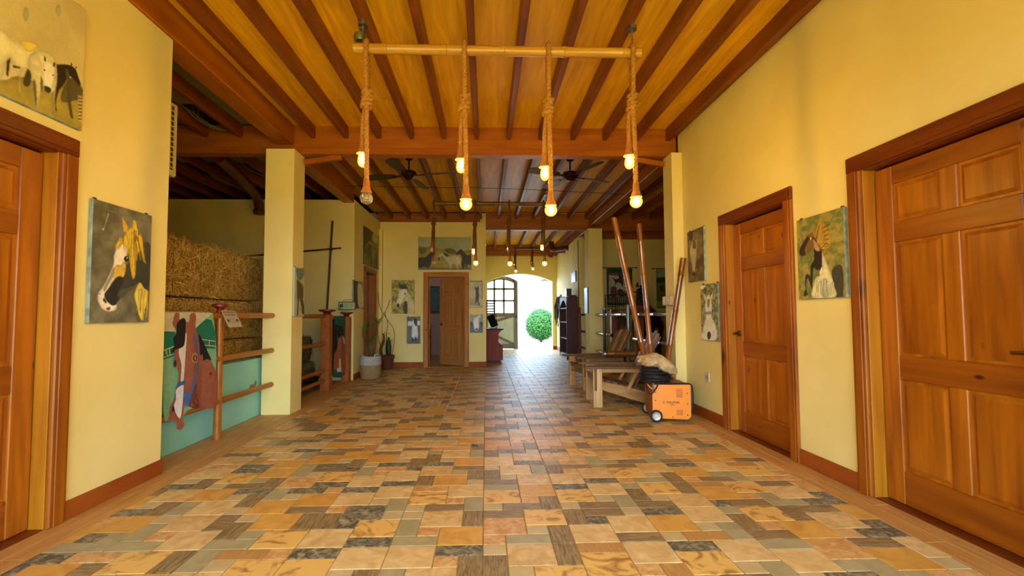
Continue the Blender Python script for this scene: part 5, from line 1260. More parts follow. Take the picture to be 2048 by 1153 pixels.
t = thing('tension_wire', (0, 7.4, 3.2), 'thin wire strung across the middle bay below the joists', 'wire')
MB().tube(spline([(-2.30, 7.4, 3.235), (-1.2, 7.4, 3.215), (.2, 7.4, 3.205), (1.3, 7.4, 3.16), (2.31, 7.4, 3.115)], 6), .004, 5).build('wire', M_IRON, t)
# ---------------------------------------------------------------- plants
M_WHITE = mat('white_weave', '#b8b8ac', '#8c8c84', rough=.9, scale=30, stretch=(1, 1, 6), bump=.5)
M_JUTE = mat('jute_weave', '#a08454', '#7c6034', rough=.95, scale=30, stretch=(1, 1, 6), bump=.5)
M_LEAF = mat('plant_leaf', '#5c7c1c', '#3c5c14', rough=.4, scale=8, stretch=(1, 1, .3)); M_LEAFD = mat('plant_leaf_dark', '#16301c', '#22401e', rough=.5, scale=10)
M_BARK = mat('bark', '#6c5430', '#4a361c', rough=.9, scale=20, stretch=(1, 1, .3), bump=.6); M_TERRA = mat('terracotta', '#6c3418', '#5a2a14', rough=.7, scale=8)
M_SOIL = mat('soil', '#241a10', rough=1.0)
def strap_leaf(b, base, az, L, w, lift, droop, n=6):
    d = Vector((math.cos(az), math.sin(az), 0)); sd = Vector((-d.y, d.x, 0)); base = Vector(base); pv = []
    for i in range(n+1):
        t = i/n; p = base+d*(L*t*math.cos(lift*(1-t*.3)))+Vector((0, 0, L*(math.sin(lift)*t-droop*t*t)))
        ww = w*(.5+1.2*t if t < .4 else .98*(1-((t-.4)/.6)**1.6))+.0008
        pv += [p-sd*ww, p+Vector((0, 0, -.2*ww)), p+sd*ww]
    fs = []
    for i in range(n):
        for k in range(2): fs.append((i*3+k, i*3+k+1, (i+1)*3+k+1, (i+1)*3+k))
    b.add(pv, fs)
px, py = -2.035, 8.16
t = thing('basket_plant', (px, py, 0), 'leafy bromeliads growing in a white and jute woven basket', 'plant')
MB().lathe([(.14, 0), (.165, .012), (.178, .10), (.182, .22), (.182, .262)], (px, py, 0), 28).build('basket_lower', M_JUTE, t, smooth=True)
MB().lathe([(.183, .255), (.186, .30), (.184, .36), (.180, .405), (.17, .408), (.165, .34), (.02, .335)], (px, py, 0), 28, caps=False).build('basket_band', M_WHITE, t, smooth=True)
for s in (-1, 1): MB().tube(spline([(px+s*.10, py-.15, .40), (px+s*.115, py-.165, .44), (px+s*.155, py-.12, .45), (px+s*.165, py-.06, .40)], 5), .011, 8).build('basket_handle', M_WHITE, t, smooth=True)
MB().lathe([(.165, .34), (.10, .36), (.01, .37)], (px, py, 0), 20, caps=False).build('soil', M_SOIL, t)
rg = random.Random(4)
for (sx, sy, top, r0) in ((-.10, -.02, .86, .016), (.01, -.05, .66, .028), (.10, .0, .98, .018), (-.03, .06, .60, .03)):
    st = [(px+sx*.5, py+sy*.5, .35), (px+sx*.8, py+sy, .35+(top-.35)*.5), (px+sx, py+sy, top)]
    sp = spline(st, 4); o = MB().tube(sp, [r0*(1.1-.35*i/len(sp)) for i in range(len(sp))], 8).build('stem', M_BARK, t, smooth=True)
    for q in range(8):
        b = MB(); strap_leaf(b, (px+sx, py+sy, top-.03), rg.uniform(0, 6.28), rg.uniform(.16, .30), .014, rg.uniform(.8, 1.35), rg.uniform(.1, .45)); b.build('leaf', M_LEAF, o, fix=False)
for q in range(2):
    b = MB(); a = (-1.9, -1.2)[q]
    sp = spline([(px+.02*q, py, .38), (px-.14+.18*q, py-.03, .75), (px-.10+.10*q, py-.05, 1.02)], 5); MB().tube(sp, [.009]*len(sp), 6).build('flower_stalk', M_LEAF, t, smooth=True)
tx, ty = -2.06, 9.62
t = thing('potted_cactus', (tx, ty, 0), 'terracotta pot with dark cactus, driftwood and tall twisted twigs in the corner', 'plant')
MB().lathe([(.10, 0), (.115, .01), (.135, .22), (.15, .23), (.155, .29), (.14, .292), (.13, .25), (.01, .25)], (tx, ty, 0), 24, caps=False).build('pot', M_TERRA, t, smooth=True)
MB().lathe([(.13, .25), (.01, .26)], (tx, ty, 0), 16, caps=False).build('soil', M_SOIL, t)
b = MB(); rr = []
for i in range(13):
    tt = i/12; rr.append((.055*math.sin(math.pi*(.18+.78*tt))+.006, .25+.42*tt))
b.lathe(rr, (tx+.03, ty-.02, 0), 12).build('cactus', M_LEAFD, t, smooth=True)
MB().tube(spline([(tx-.10, ty-.05, .22), (tx-.12, ty-.06, .42), (tx-.06, ty-.05, .62), (tx-.08, ty-.04, .74)], 5), [.035]*5+[.03]*5+[.02]*6, 8).build('driftwood', M_BARK, t, smooth=True)
for k, pts in enumerate((((tx-.02, ty, .3), (tx-.02, ty, .75), (tx+.0, ty, 1.0), (tx-.16, ty, 1.3), (tx-.20, ty, 1.62)), ((tx-.10, ty, .3), (tx-.20, ty, .8), (tx-.10, ty, 1.1), (tx+.0, ty, 1.3), (tx+.04, ty, 1.45)), ((tx+.10, ty, .3), (tx+.15, ty, .62), (tx+.12, ty, .85), (tx-.02, ty, 1.05), (tx-.06, ty, 1.2)))):
    MB().tube(spline(pts, 6), .006, 6).build('twig', M_BARK, t, smooth=True)
for q in range(26):
    b = MB(); zz = rg.uniform(.5, .78); strap_leaf(b, (tx+rg.uniform(-.1, .1), ty+rg.uniform(-.06, .04), zz), rg.uniform(0, 6.28), rg.uniform(.06, .14), .004, rg.uniform(.2, 1.2), .3, 4); b.build('spine_leaf', M_LEAFD, t, fix=False)
# ---------------------------------------------------------------- chairs
M_CH = mat('chair_teak', '#b08850', '#846034', rough=.6, scale=3, stretch=(4, .6, 4), detail=5, spec=.3); M_CHD = mat('chair_teak_dark', '#5c4022', '#785632', rough=.6, scale=3, stretch=(4, .6, 4), spec=.3)
M_CHL = mat('chair_teak_leg', '#c8a264', '#a07a40', rough=.4, scale=3, stretch=(5, 5, .5), detail=5)
def lounge_chair(loc, rz, label):
    t = thing('lounge_chair', loc, label, 'chair', 'low slatted wooden lounge chairs', rz=rz, local=True)
    W2 = .26
    for s in (-1, 1):
        x = s*W2
        MB().box(x-.02, x+.02, -.055, .055, 0, .465, .004).build('front_leg', M_CHL, t)
        MB().box(x+s*.02, x+s*.032, -.04, -.012, .2, .465, .003).build('leg_bracket', M_CHD, t)
        # curved side rail from the front leg to the floor at the rear
        top = []; bot = []
        for i in range(13):
            u = i/12; y = -.03+u*.80
            zt = .325-.20*u+.015*math.sin(u*math.pi); zb = .235-.245*u-.005*math.sin(u*math.pi)
            if u > .8: zt -= (u-.8)/.2*.08; zb = max(zb-.03*(u-.8)/.2, .0)
            top.append((y, zt)); bot.append((y, max(zb, 0)))
        poly = top+bot[::-1]
        MB().prism([(a, c) for a, c in poly], (x-s*.02+.015, 0, 0), (0, 1, 0), (0, 0, 1), .03).build('side_rail', M_CH, t)
        # arm
        al = [(-.16, -.045), (-.13, -.065), (.0, -.06), (.45, -.045), (.60, -.03), (.60, .035), (.45, .05), (.0, .065), (-.13, .065), (-.16, .045)]
        MB().prism([(x+q*1.0, p) for p, q in al], (0, 0, .492), (1, 0, 0), (0, 1, 0), .026).build('arm', M_CHD, t)
        MB().beam((x, .02, .44), (x, .58, .44), .025, .045).build('arm_rail', M_CH, t)
        MB().beam((x, .36, .20), (x, .49, .46), .022, .04, up=(0, 1, 0)).build('back_brace', M_CH, t)
    for i in range(7):
        u = i/6; y = -.02+u*.46; z = .362-.125*u-.012*math.sin(u*math.pi)
        M = Matrix.Translation((0, y, z)) @ Matrix.Rotation(R(-14+18*u-10), 4, 'X')
        MB().box(-W2+.005, W2-.005, -.03, .03, -.009, .009, .004, M=M).build('seat_slat', M_CHD, t)
    for i in range(5):
        k = i-2; xb = k*.088; xt = k*.105; L = .80-.035*abs(k)
        a = Vector((xb, .44, .20)); d = Vector((xt-xb, .36, .70)).normalized()
        MB().beam(a, a+d*L, .076, .02, up=(0, -1, .5)).build('back_slat', M_CH if k % 2 else M_CHD, t)
    MB().beam((-W2-.01, .585, .43), (W2+.01, .585, .43), .05, .025).build('back_crossbar', M_CH, t)
    MB().beam((-W2, -.03, .335), (W2, -.03, .335), .02, .045).build('front_apron', M_CH, t)
    return t
lounge_chair((1.36, 5.76, 0), R(-93), 'wooden slatted lounge chair right behind the orange welding machine')
lounge_chair((1.43, 7.0, 0), R(-78), 'wooden slatted lounge chair standing farther back, its fanned backrest visible')
# bamboo lying on the chair arm
t = thing('bamboo_length', (2.0, 6.73, .5), 'short brown bamboo length with a metal-banded end lying on the farther chair arm', 'bamboo')
p_, r_ = bamboo_path((1.735, 6.73, .535), (2.36, 6.73, .535), .042, .3, 10); MB().tube(p_, r_, 14).build('stem', mat('bamboo_lying', '#8c5a20', '#5c3410', rough=.3, scale=3, stretch=(.6, 5, 5), coat=.3), t, smooth=True)
MB().lathe([(.044, 0), (.048, .01), (.048, .045), (.044, .055)], (1.745, 6.73, .535), 14, axis='X').build('metal_band', M_STEEL, t, smooth=True)
# ---------------------------------------------------------------- tall bamboo poles
t = thing('bamboo_bucket', (1.98, 5.33, 0), 'dark bucket behind the welding machine holding the leaning bamboo poles', 'bucket')
MB().lathe([(.085, 0), (.09, .005), (.11, .20), (.115, .21), (.105, .212), (.098, .16), (.01, .15)], (1.98, 5.33, 0), 20, caps=False).build('pail', mat('bucket_dark', '#1c1a18', rough=.5), t, smooth=True)
for (top, bot, r, lab) in (((1.53, 5.33, 2.27), (1.955, 5.33, .155), .032, 'tall brown bamboo pole, leftmost of the three leaning by the column'),
                           ((1.83, 5.34, 2.20), (1.985, 5.34, .155), .029, 'tall brown bamboo pole, middle one of three by the column'),
                           ((2.285, 5.17, 1.768), (2.035, 5.25, .155), .032, 'shorter brown bamboo pole leaning right against the yellow column')):
    o = thing('bamboo_pole', bot, lab, 'bamboo', 'bamboo poles leaning behind the welding machine')
    p_, r_ = bamboo_path(bot, top, r, .36, 12); MB().tube(p_, r_, 16).build('stem', M_BAMDARK, o, smooth=True)
    d = (Vector(top)-Vector(bot)).normalized()
    MB().tube([Vector(top)-d*.004, Vector(top)+d*.001], r*.75, 14).build('cut_end', mat('bamboo_hollow', '#3c2008', rough=.8), o)
# ---------------------------------------------------------------- welding machine
def text_mesh(name, body, size, m, parent, loc, ex=.0006, rot=(math.pi/2, 0, 0), sx=1.0):
    cu = bpy.data.curves.new(name, 'FONT'); cu.body = body; cu.size = size; cu.extrude = ex; cu.align_x = 'CENTER'; cu.align_y = 'CENTER'
    tmp = bpy.data.objects.new(name, cu); COL.objects.link(tmp)
    dg = bpy.context.evaluated_depsgraph_get(); me = bpy.data.meshes.new_from_object(tmp.evaluated_get(dg))
    bpy.data.objects.remove(tmp); me.materials.clear(); me.materials.append(m)
    o = bpy.data.objects.new(name, me); COL.objects.link(o); o.parent = parent; o.location = loc; o.rotation_euler = rot; o.scale = (sx, 1, 1)
    return o
M_OR = mat('orange_enamel', '#f49412', '#ee8c0e', rough=.35, scale=3, ramp=(.3, .7)); M_ORD = mat('orange_brown', '#8c4c1c', '#a85c20', rough=.5, scale=9, detail=6); M_STL = mat('grey_steel_leg', '#4c5a5e', rough=.4, metal=.4)  # M_ORD: browner orange for the case behind the bright side panel
t = thing('welding_machine', (1.735, 4.74, 0), 'orange wheeled welding machine standing on the floor by the right wall', 'welding machine', rz=R(-8), local=True)
w, d, zb, zt = .385, .40, .035, .385
body = MB().box(.006, w-.006, .004, d, zb+.004, zt-.002, .006).build('case', M_ORD, t)
pl = [(0, zb), (w-.03, zb-.004), (w, zb+.025), (w, zt), (0, zt-.004)]
MB().prism(pl, (0, -.002, 0), (1, 0, 0), (0, 0, 1), .006).build('side_panel', M_OR, t)
for z0_, nn in ((.255, 8), (.075, 5)):
    for i in range(nn): MB().box(.24, .305, -.0045, -.0015, z0_+i*.0115, z0_+.005+i*.0115).build('vent_slot', mat('vent_shadow', '#a84c18', rough=.5), body)
for x, z in ((.03, .22), (.03, .305), (.35, .30), (.35, .19), (.35, .075), (.20, .052)): MB().lathe([(.001, -.006), (.006, -.005), (.006, .0)], (x, -.002, z), 8, axis='Y').build('screw', M_BLACK, body)
text_mesh('brand_lettering', 'TRUPER', .034, mat('logo_ink', '#2c1a10', rough=.5), t, (.205, -.0026, .20), sx=1.15)
text_mesh('model_lettering', '250A', .022, mat('logo_red', '#a81c14', rough=.5), t, (.20, -.0026, .176), sx=1.0)
b = MB()
for a, c in ((.205, .210), (.190, .195)): b.box(.105, .123, -.0028, -.0016, a, c)
b.build('logo_mark', MATS['logo_ink'], t)
for s_, yy in ((0, -.03), (1, d+.005)):
    wo = MB().lathe([(.030, -.014), (.045, -.016), (.058, -.012), (.064, 0), (.058, .012), (.045, .016), (.030, .014)], (.03, yy, .064), 24, axis='Y').build('wheel', M_BLACK, t, smooth=True)
    MB().lathe([(.004, -.027), (.010, -.026), (.013, -.019), (.032, -.018), (.039, -.023), (.043, -.019), (.043, 0)], (.03, yy, .064), 20, axis='Y').build('hub', mat('wheel_hub', '#c0c0b8', rough=.4, metal=.3), wo, smooth=True)
MB().cyl((.03, -.05, .064), (.03, d+.02, .064), .008, n=8).build('axle', M_STL, t)
for yy in (.02, d-.05): MB().box(w-.055, w-.03, yy, yy+.03, 0, zb+.01, .003).build('foot', M_STL, t)
MB().box(.0, .018, -.014, 0, .315, .40, .003).build('handle_bracket', M_STL, t)
MB().box(w, w+.012, .02, d-.02, zb+.05, zt-.03, .003).build('front_plate', mat('panel_black', '#221a14', rough=.5), t)
for i in range(16): MB().box(w+.004, w+.016, .012, .026, zb+.10+i*.013, zb+.107+i*.013).build('front_louvre', M_STL, t)
MB().tube(spline([(.06, -.008, .42), (.04, -.03, .36), (-.02, -.035, .29), (-.06, -.02, .33), (-.05, .02, .41)], 5), .007, 6).tube(spline([(.05, -.01, .40), (.2, -.006, .398), (.32, -.004, .40), (w+.0, .0, .39), (w+.02, .004, .33), (w+.022, .01, .2), (w+.02, .02, .1)], 5), .008, 6).build('power_cable', M_BLACK, t, smooth=True)
MB().tube(spline([(-.05, .02, .39), (-.02, -.01, .35), (.0, -.016, .345)], 4), .006, 6).build('orange_lead', M_OR, t, smooth=True)
# cable coil
cx, cy = 1.83, 4.90
t = thing('cable_coil', (cx, cy, .385), 'thick coil of black welding cable on top of the orange machine', 'cable')
rg = random.Random(9)
for i in range(16):
    zz = .395+.0098*i; rr = .165-.003*abs(i-5)+rg.uniform(-.012, .01); ox, oy = rg.uniform(-.012, .012), rg.uniform(-.012, .012); ph = rg.uniform(0, 6.28)
    MB().tube([(cx+ox+rr*math.cos(a), cy+oy+rr*.9*math.sin(a), zz+.012*math.sin(a+ph)) for a in [2*math.pi*k/30 for k in range(30)]], .0095, 7, closed=True).build('cable_turn', M_BLACK, t, smooth=True)
MB().lathe([(.11, .40), (.12, .42), (.12, .53), (.10, .55)], (cx, cy, 0), 16).build('inner_bundle', mat('navy_wrap', '#10141c', rough=.3), t, smooth=True)
# beige cloth on the coil
t = thing('cloth_bag', (1.80, 4.88, .55), 'crumpled beige canvas bag lying on the black cable coil', 'bag')
def blob(b, c, rx, ry, rz_, seed, amp=.16, nu=28, nv=18, rot=None, crease=0.0):
    base = len(b.v); M = rot or Matrix.Identity(3)
    for j in range(nv+1):
        th = math.pi*j/nv
        for i in range(nu):
            ph = 2*math.pi*i/nu; d_ = Vector((math.sin(th)*math.cos(ph), math.sin(th)*math.sin(ph), math.cos(th)))
            k = 1+amp*mnoise.noise(d_*1.6+Vector((seed, 0, 0)))+amp*1.1*abs(mnoise.noise(d_*3.4+Vector((0, seed, 0))))-amp*.6*max(0, .25-abs(mnoise.noise(d_*2.6+Vector((seed, seed, 0)))))*4*.5
            if crease: k += crease*(abs(mnoise.noise(Vector((d_.x*2.2, d_.y*2.2, d_.z*3.4))+Vector((seed, 1, 0))))*1.2+.35*abs(mnoise.noise(d_*5+Vector((2, seed, 0))))-.35)
            q = M @ Vector((d_.x*rx*k, d_.y*ry*k, d_.z*rz_*k)); b.v.append((c[0]+q.x, c[1]+q.y, c[2]+q.z))
    for j in range(nv):
        for i in range(nu): b.f.append([base+j*nu+i, base+j*nu+(i+1) % nu, base+(j+1)*nu+(i+1) % nu, base+(j+1)*nu+i]); b.m.append(0)
M_BAG = mat('beige_canvas', '#c8b080', '#b09464', rough=.9, scale=16, detail=5, bump=1.0, bscale=24)
b = MB(); blob(b, (1.765, 4.83, .63), .145, .12, .065, 3, .2, 64, 40, crease=.2); b.build('folded_body', M_BAG, t, smooth=True, angle=60)
b = MB(); blob(b, (1.885, 4.79, .585), .14, .095, .06, 8, .2, 64, 40, crease=.2, rot=Matrix.Rotation(R(36), 3, 'Y')); b.build('drooping_flap', M_BAG, t, smooth=True, angle=60)
# ---------------------------------------------------------------- wall fittings
t = thing('wall_socket', (2.35, 4.785, .45), 'white wall socket plate above the skirting near the welding machine', 'socket')
MB().box(2.338, 2.35, 4.74, 4.83, .40, .50, .004).build('plate', mat('socket_white', '#c8c0a8', rough=.5), t)
for y in (4.765, 4.79): MB().box(2.335, 2.34, y, y+.016, .43, .47, .002).build('outlet', mat('socket_grey', '#7c786c', rough=.5), t)
for i, (lab, xx) in enumerate((('beige switch box on the right column, inner one', 2.165), ('beige switch box on the right column, outer one', 2.195))):
    t = thing('switch_box', (2.2, 5.4, 1.22), lab, 'switch', 'beige switch boxes on the right column')
    y = 5.46-.125*i
    MB().box(2.165, 2.225, y-.055, y+.055, 1.225, 1.335, .006).build('housing', mat('switch_beige', '#c0a880', rough=.5), t)
    MB().box(2.160, 2.166, y-.02, y+.02, 1.255, 1.305, .003).build('rocker', mat('switch_pale', '#d0c4a4', rough=.4), t)
t = thing('floor_drain', (-.086, 3.947, 0), 'small round steel drain cover set in the tiled floor', 'drain')
MB().lathe([(.001, .004), (.028, .004), (.034, .001), (.034, -.003)], (-.086, 3.947, 0), 20).build('cover', M_STEEL, t, smooth=True)
for i in range(6): MB().lathe([(.001, .0055), (.004, .0055), (.004, .003)], (-.086+.017*math.cos(i*1.047), 3.947+.017*math.sin(i*1.047), 0), 8).build('hole', M_BLACK, t)
# ---------------------------------------------------------------- right stall: cage, hide, horse
t = thing('wire_cage', (2.62, 9.2, 1.16), 'black wire mesh cage standing behind the far end of the bamboo rails', 'cage')
b = MB()
def mesh_panel(o, u, v, nu, nv, r=.0045):
    o = Vector(o); u = Vector(u); v = Vector(v); m = MB()
    for i in range(nu+1): m.tube([o+u*i/nu, o+u*i/nu+v], r if 0 < i < nu else r*1.8, 5)
    for j in range(nv+1): m.tube([o+v*j/nv, o+v*j/nv+u], r if 0 < j < nv else r*1.8, 5)
    return m
mesh_panel((2.62, 9.88, 1.13), (.22, 0, 0), (0, 0, .42), 3, 5).build('end_panel', M_IRON, t)
mesh_panel((2.62, 9.88, 1.13), (0, -1.75, 0), (0, 0, .42), 12, 5).build('side_panel', M_IRON, t)
mesh_panel((2.84, 9.88, 1.13), (0, -1.75, 0), (0, 0, .42), 12, 5).build('side_panel', M_IRON, t)
t = thing('saddle_hide', (2.72, 9.3, .6), 'brown fleecy hide draped behind the far square post', 'hide')
b = MB(); blob(b, (2.77, 9.3, .84), .15, .36, .26, 5, .1); b.build('hide', mat('brown_fleece', '#3c3020', '#5c4c34', rough=.95, scale=18, detail=6, bump=.5), t, smooth=True, angle=80)
MB().box(2.68, 2.72, 9.25, 9.35, 0, .7, .004).box(2.82, 2.86, 9.25, 9.35, 0, .7, .004).build('trestle', M_RP, t)

def skin_mesh(name, verts, edges, m, parent, sub=2):
    me = bpy.data.meshes.new(name); me.from_pydata([v[:3] for v in verts], edges, []); me.materials.append(m)
    o = bpy.data.objects.new(name, me); COL.objects.link(o); o.parent = parent
    sk = o.modifiers.new('skin', 'SKIN'); sk.use_smooth_shade = True
    lay = me.skin_vertices[0].data if me.skin_vertices else None
    if lay is None:
        bm = bmesh.new(); bm.from_mesh(me); bm.verts.layers.skin.verify(); bm.to_mesh(me); bm.free(); lay = me.skin_vertices[0].data
    for i, v in enumerate(verts): lay[i].radius = (v[3], v[4] if len(v) > 4 else v[3]); lay[i].use_root = (i == 0)
    s = o.modifiers.new('sub', 'SUBSURF'); s.levels = sub; s.render_levels = sub
    return o
t = thing('horse', (3.3, 9.3, 0), 'dark brown horse standing in the right stall behind the bamboo rails', 'horse', rz=R(-14), local=True)
t.scale = (1.08, 1.08, 1.08)
V = [(0, -.42, .98, .25, .27), (0, 0, .95, .26, .28), (0, .45, .99, .24, .27),            # 0-2 trunk
     (0, .72, 1.15, .15, .19), (0, .98, 1.42, .10, .14), (0, 1.08, 1.55, .10, .11), (0, 1.28, 1.42, .07, .08), (0, 1.42, 1.28, .055, .06),  # 3-7 neck, head
     (.14, -.50, .78, .13), (.15, -.40, .52, .075), (.15, -.56, .34, .05), (.15, -.54, .10, .04), (.15, -.50, .03, .055),   # 8-12 hind r
     (-.14, -.50, .78, .13), (-.15, -.40, .52, .075), (-.15, -.56, .34, .05), (-.15, -.54, .10, .04), (-.15, -.50, .03, .055),
     (.13, .46, .72, .10), (.13, .47, .42, .055), (.13, .47, .10, .038), (.13, .50, .03, .052),
     (-.13, .46, .72, .10), (-.13, .47, .42, .055), (-.13, .47, .10, .038), (-.13, .50, .03, .052)]
E_ = [(0, 1), (1, 2), (2, 3), (3, 4), (4, 5), (5, 6), (6, 7), (0, 8), (8, 9), (9, 10), (10, 11), (11, 12), (0, 13), (13, 14), (14, 15), (15, 16), (16, 17),
      (2, 18), (18, 19), (19, 20), (20, 21), (2, 22), (22, 23), (23, 24), (24, 25)]
M_HORSE = mat('dark_brown_coat', '#1c0e08', '#2c160c', rough=.4, scale=5, detail=3)
skin_mesh('body', V, E_, M_HORSE, t)
sp = spline([(0, -.66, 1.12), (0, -.76, .98), (0, -.75, .7), (0, -.72, .45)], 5); MB().tube(sp, [.03+.035*math.sin(math.pi*i/len(sp)) for i in range(len(sp))], 10).build('tail', mat('horse_hair', '#0c0806', rough=.6), t, smooth=True)
b = MB()
for i in range(10):
    u = i/9; p0 = Vector((0, .66+.40*u, 1.32+.32*u)); b.tube([p0, p0+Vector((.05, -.03, .01)), p0+Vector((.10, -.02, -.16))], [.03, .03, .006], 6)
b.build('mane', MATS['horse_hair'], t, smooth=True)
for s in (-1, 1): MB().lathe([(.028, 0), (.03, .03), (.016, .08), (.003, .11)], (s*.06, 1.06, 1.63), 8).build('ear', M_HORSE, t, smooth=True)
# ---------------------------------------------------------------- passage furniture
M_RED = mat('red_mahogany', '#94443a', '#7c342c', rough=.6, spec=.25, scale=4, stretch=(5, 5, .5), detail=5); M_MAH = mat('dark_mahogany', '#40160f', '#4c1c14', rough=.6, scale=4, stretch=(5, 5, .5))
t = thing('counter', (.21, 11.4, 0), 'red wooden counter with a curved front beside the passage wall', 'counter')
prof = [(.012, .06), (.385, .06), (.392, .40), (.36, .43), (.32, .46), (.296, .52), (.286, .58), (.29, .64), (.315, .70), (.36, .75), (.385, .772), (.012, .772)]
MB().prism(prof, (0, 10.76, 0), (1, 0, 0), (0, 0, 1), 1.5).build('carcass', M_RED, t)
MB().box(.010, .42, 10.74, 12.28, .772, .80, .006).build('worktop', M_MAH, t)
MB().box(.385, .40, 10.75, 12.27, .06, .41, .004).build('front_board', M_RED, t)
MB().box(.03, .34, 10.80, 12.22, 0, .06, .003).build('plinth', M_MAH, t)
MB().box(.284, .300, 10.77, 12.25, .48, .66, .004).build('carved_moulding', M_MAH, t)
t = thing('document_stand', (.15, 11.0, .80), 'dark tilted display stand with a white base on the red counter', 'stand')
M = Matrix.Translation((.16, 11.0, .98)) @ Matrix.Rotation(R(-24), 4, 'Y')
MB().box(-.09, .09, -.01, .01, -.15, .15, .004, M=M).build('panel', mat('green_black', '#0c1814', rough=.8, spec=.1), t)
MB().beam((.04, 11.0, 1.10), (.16, 11.0, .83), .015, .02).build('strut', MATS['pale_plastic'], t)
MB().box(.10, .24, 10.94, 11.06, .802, .83, .005).build('base', MATS['pale_plastic'], t)
t = thing('wooden_rod', (.262, 11.1, .80), 'thin upright wooden rod standing on the red counter', 'rod')
MB().lathe([(.02, .802), (.02, .82), (.010, .83), (.008, 1.28), (.012, 1.29), (.004, 1.33)], (.262, 11.1, 0), 10).build('rod', M_BASE, t, smooth=True)
t = thing('slatted_rack', (.12, 12.0, .80), 'dark ladder-like letter rack at the far end of the red counter', 'rack')
for x in (.03, .24): MB().box(x-.012, x+.012, 11.99, 12.02, .80, 1.52, .003).build('upright', M_IRON, t)
for i in range(5): MB().box(.03, .24, 11.985, 12.025, 1.20+i*.072, 1.232+i*.072, .003).build('slat', M_IRON, t)
# bookcase
t = thing('bookcase', (2.17, 11.9, 0), 'tall dark mahogany bookcase with open arched shelves in the passage', 'bookcase')
X0, X1, Y0, Y1, H_ = 2.02, 2.305, 11.35, 12.46, 1.62
def side(y, nm):
    pr_ = [(X0, 0), (X1, 0), (X1, H_-.05), (X1-.05, H_), (X0+.10, H_), (X0+.05, H_-.03), (X0, H_-.16)]
    MB().prism(pr_, (0, y, 0), (1, 0, 0), (0, 0, 1), .03).build(nm, M_MAH, t)
side(Y0, 'side_panel'); side(Y1-.03, 'side_panel')
MB().box(X1-.02, X1, Y0+.03, Y1-.03, .02, H_-.05).build('back_panel', M_MAH, t)
for z in (.10, .50, .92, 1.28, 1.55): MB().box(X0+.02, X1-.02, Y0+.03, Y1-.03, z, z+.025, .003).build('shelf', M_MAH, t)
MB().box(X0+.01, X0+.03, Y0+.03, Y1-.03, 0, .10, .003).build('plinth', mat('pale_plinth', '#8c8c88', rough=.5), t)
b = MB()
for i in range(10):
    u0, u1 = i/10, (i+1)/10; ya, yb = Y0+.03+(Y1-Y0-.06)*u0, Y0+.03+(Y1-Y0-.06)*u1
    f = lambda u: H_-.32+.20*math.sin(math.pi*u)
    b.add([(X0+.012, ya, f(u0)), (X0+.012, yb, f(u1)), (X0+.012, yb, H_-.04), (X0+.012, ya, H_-.04), (X0+.03, ya, f(u0)), (X0+.03, yb, f(u1)), (X0+.03, yb, H_-.04), (X0+.03, ya, H_-.04)], [(0, 1, 2, 3), (7, 6, 5, 4), (0, 4, 5, 1), (3, 2, 6, 7)])
b.build('arched_head', M_MAH, t)
t = thing('wooden_box', (2.16, 11.75, H_), 'small dark red box standing on the mahogany bookcase', 'box')
MB().box(2.09, 2.22, 11.70, 11.98, H_, H_+.15, .004).build('body', mat('box_red', '#3c120e', rough=.4), t); MB().box(2.085, 2.225, 11.695, 11.985, H_+.15, H_+.18, .004).build('lid', MATS['box_red'], t)
t = thing('wall_plaque', (2.31, 11.75, 1.97), 'small dark-framed plaque on the bright passage wall above the bookcase', 'picture')
MB().box(2.285, 2.309, 11.5, 12.05, 1.97, 2.245, .004).build('frame', mat('plaque_frame', '#24302c', rough=.4), t); MB().box(2.282, 2.286, 11.55, 12.0, 2.0, 2.215).build('face', mat('plaque_face', '#8c9c9c', '#6c7c7c', rough=.4, scale=6), t)
t = thing('teal_picture', (2.27, 10.13, 1.15), 'teal picture seen edge-on along the passage side of the far column', 'picture')
MB().box(2.246, 2.269, 9.97, 10.30, 1.15, 1.73, .003).build('canvas', mat('teal_canvas', '#2c5454', '#4c7c78', rough=.5, scale=5), t); MB().box(2.242, 2.247, 9.98, 10.29, 1.16, 1.72).build('print', mat('teal_print', '#3c6864', '#1c3c40', rough=.4, scale=9), t)
# riding tack on hooks
t = thing('hanging_tack', (2.28, 14.2, 1.7), 'tangle of dark bridles and cords hanging beyond the bookcase', 'tack')
rg = random.Random(3); M_TACK = mat('tack_leather', '#2c2a34', rough=.6)
MB().box(2.27, 2.309, 13.8, 14.5, 1.68, 1.74, .004).build('hook_board', M_MAH, t)
for i in range(14):
    y = rg.uniform(13.85, 14.45); zb_ = rg.uniform(.75, 1.2); dx = rg.uniform(.02, .10)
    MB().tube(spline([(2.28, y, 1.71), (2.26-dx*.4, y+.03, 1.5), (2.27-dx, y+rg.uniform(-.08, .08), (1.7+zb_)/2), (2.26-dx*.6, y+rg.uniform(-.05, .05), zb_), (2.27, y+.04, (1.7+zb_)/2), (2.28, y+.02, 1.69)], 4), .010, 5).build('strap', M_TACK, t, smooth=True)
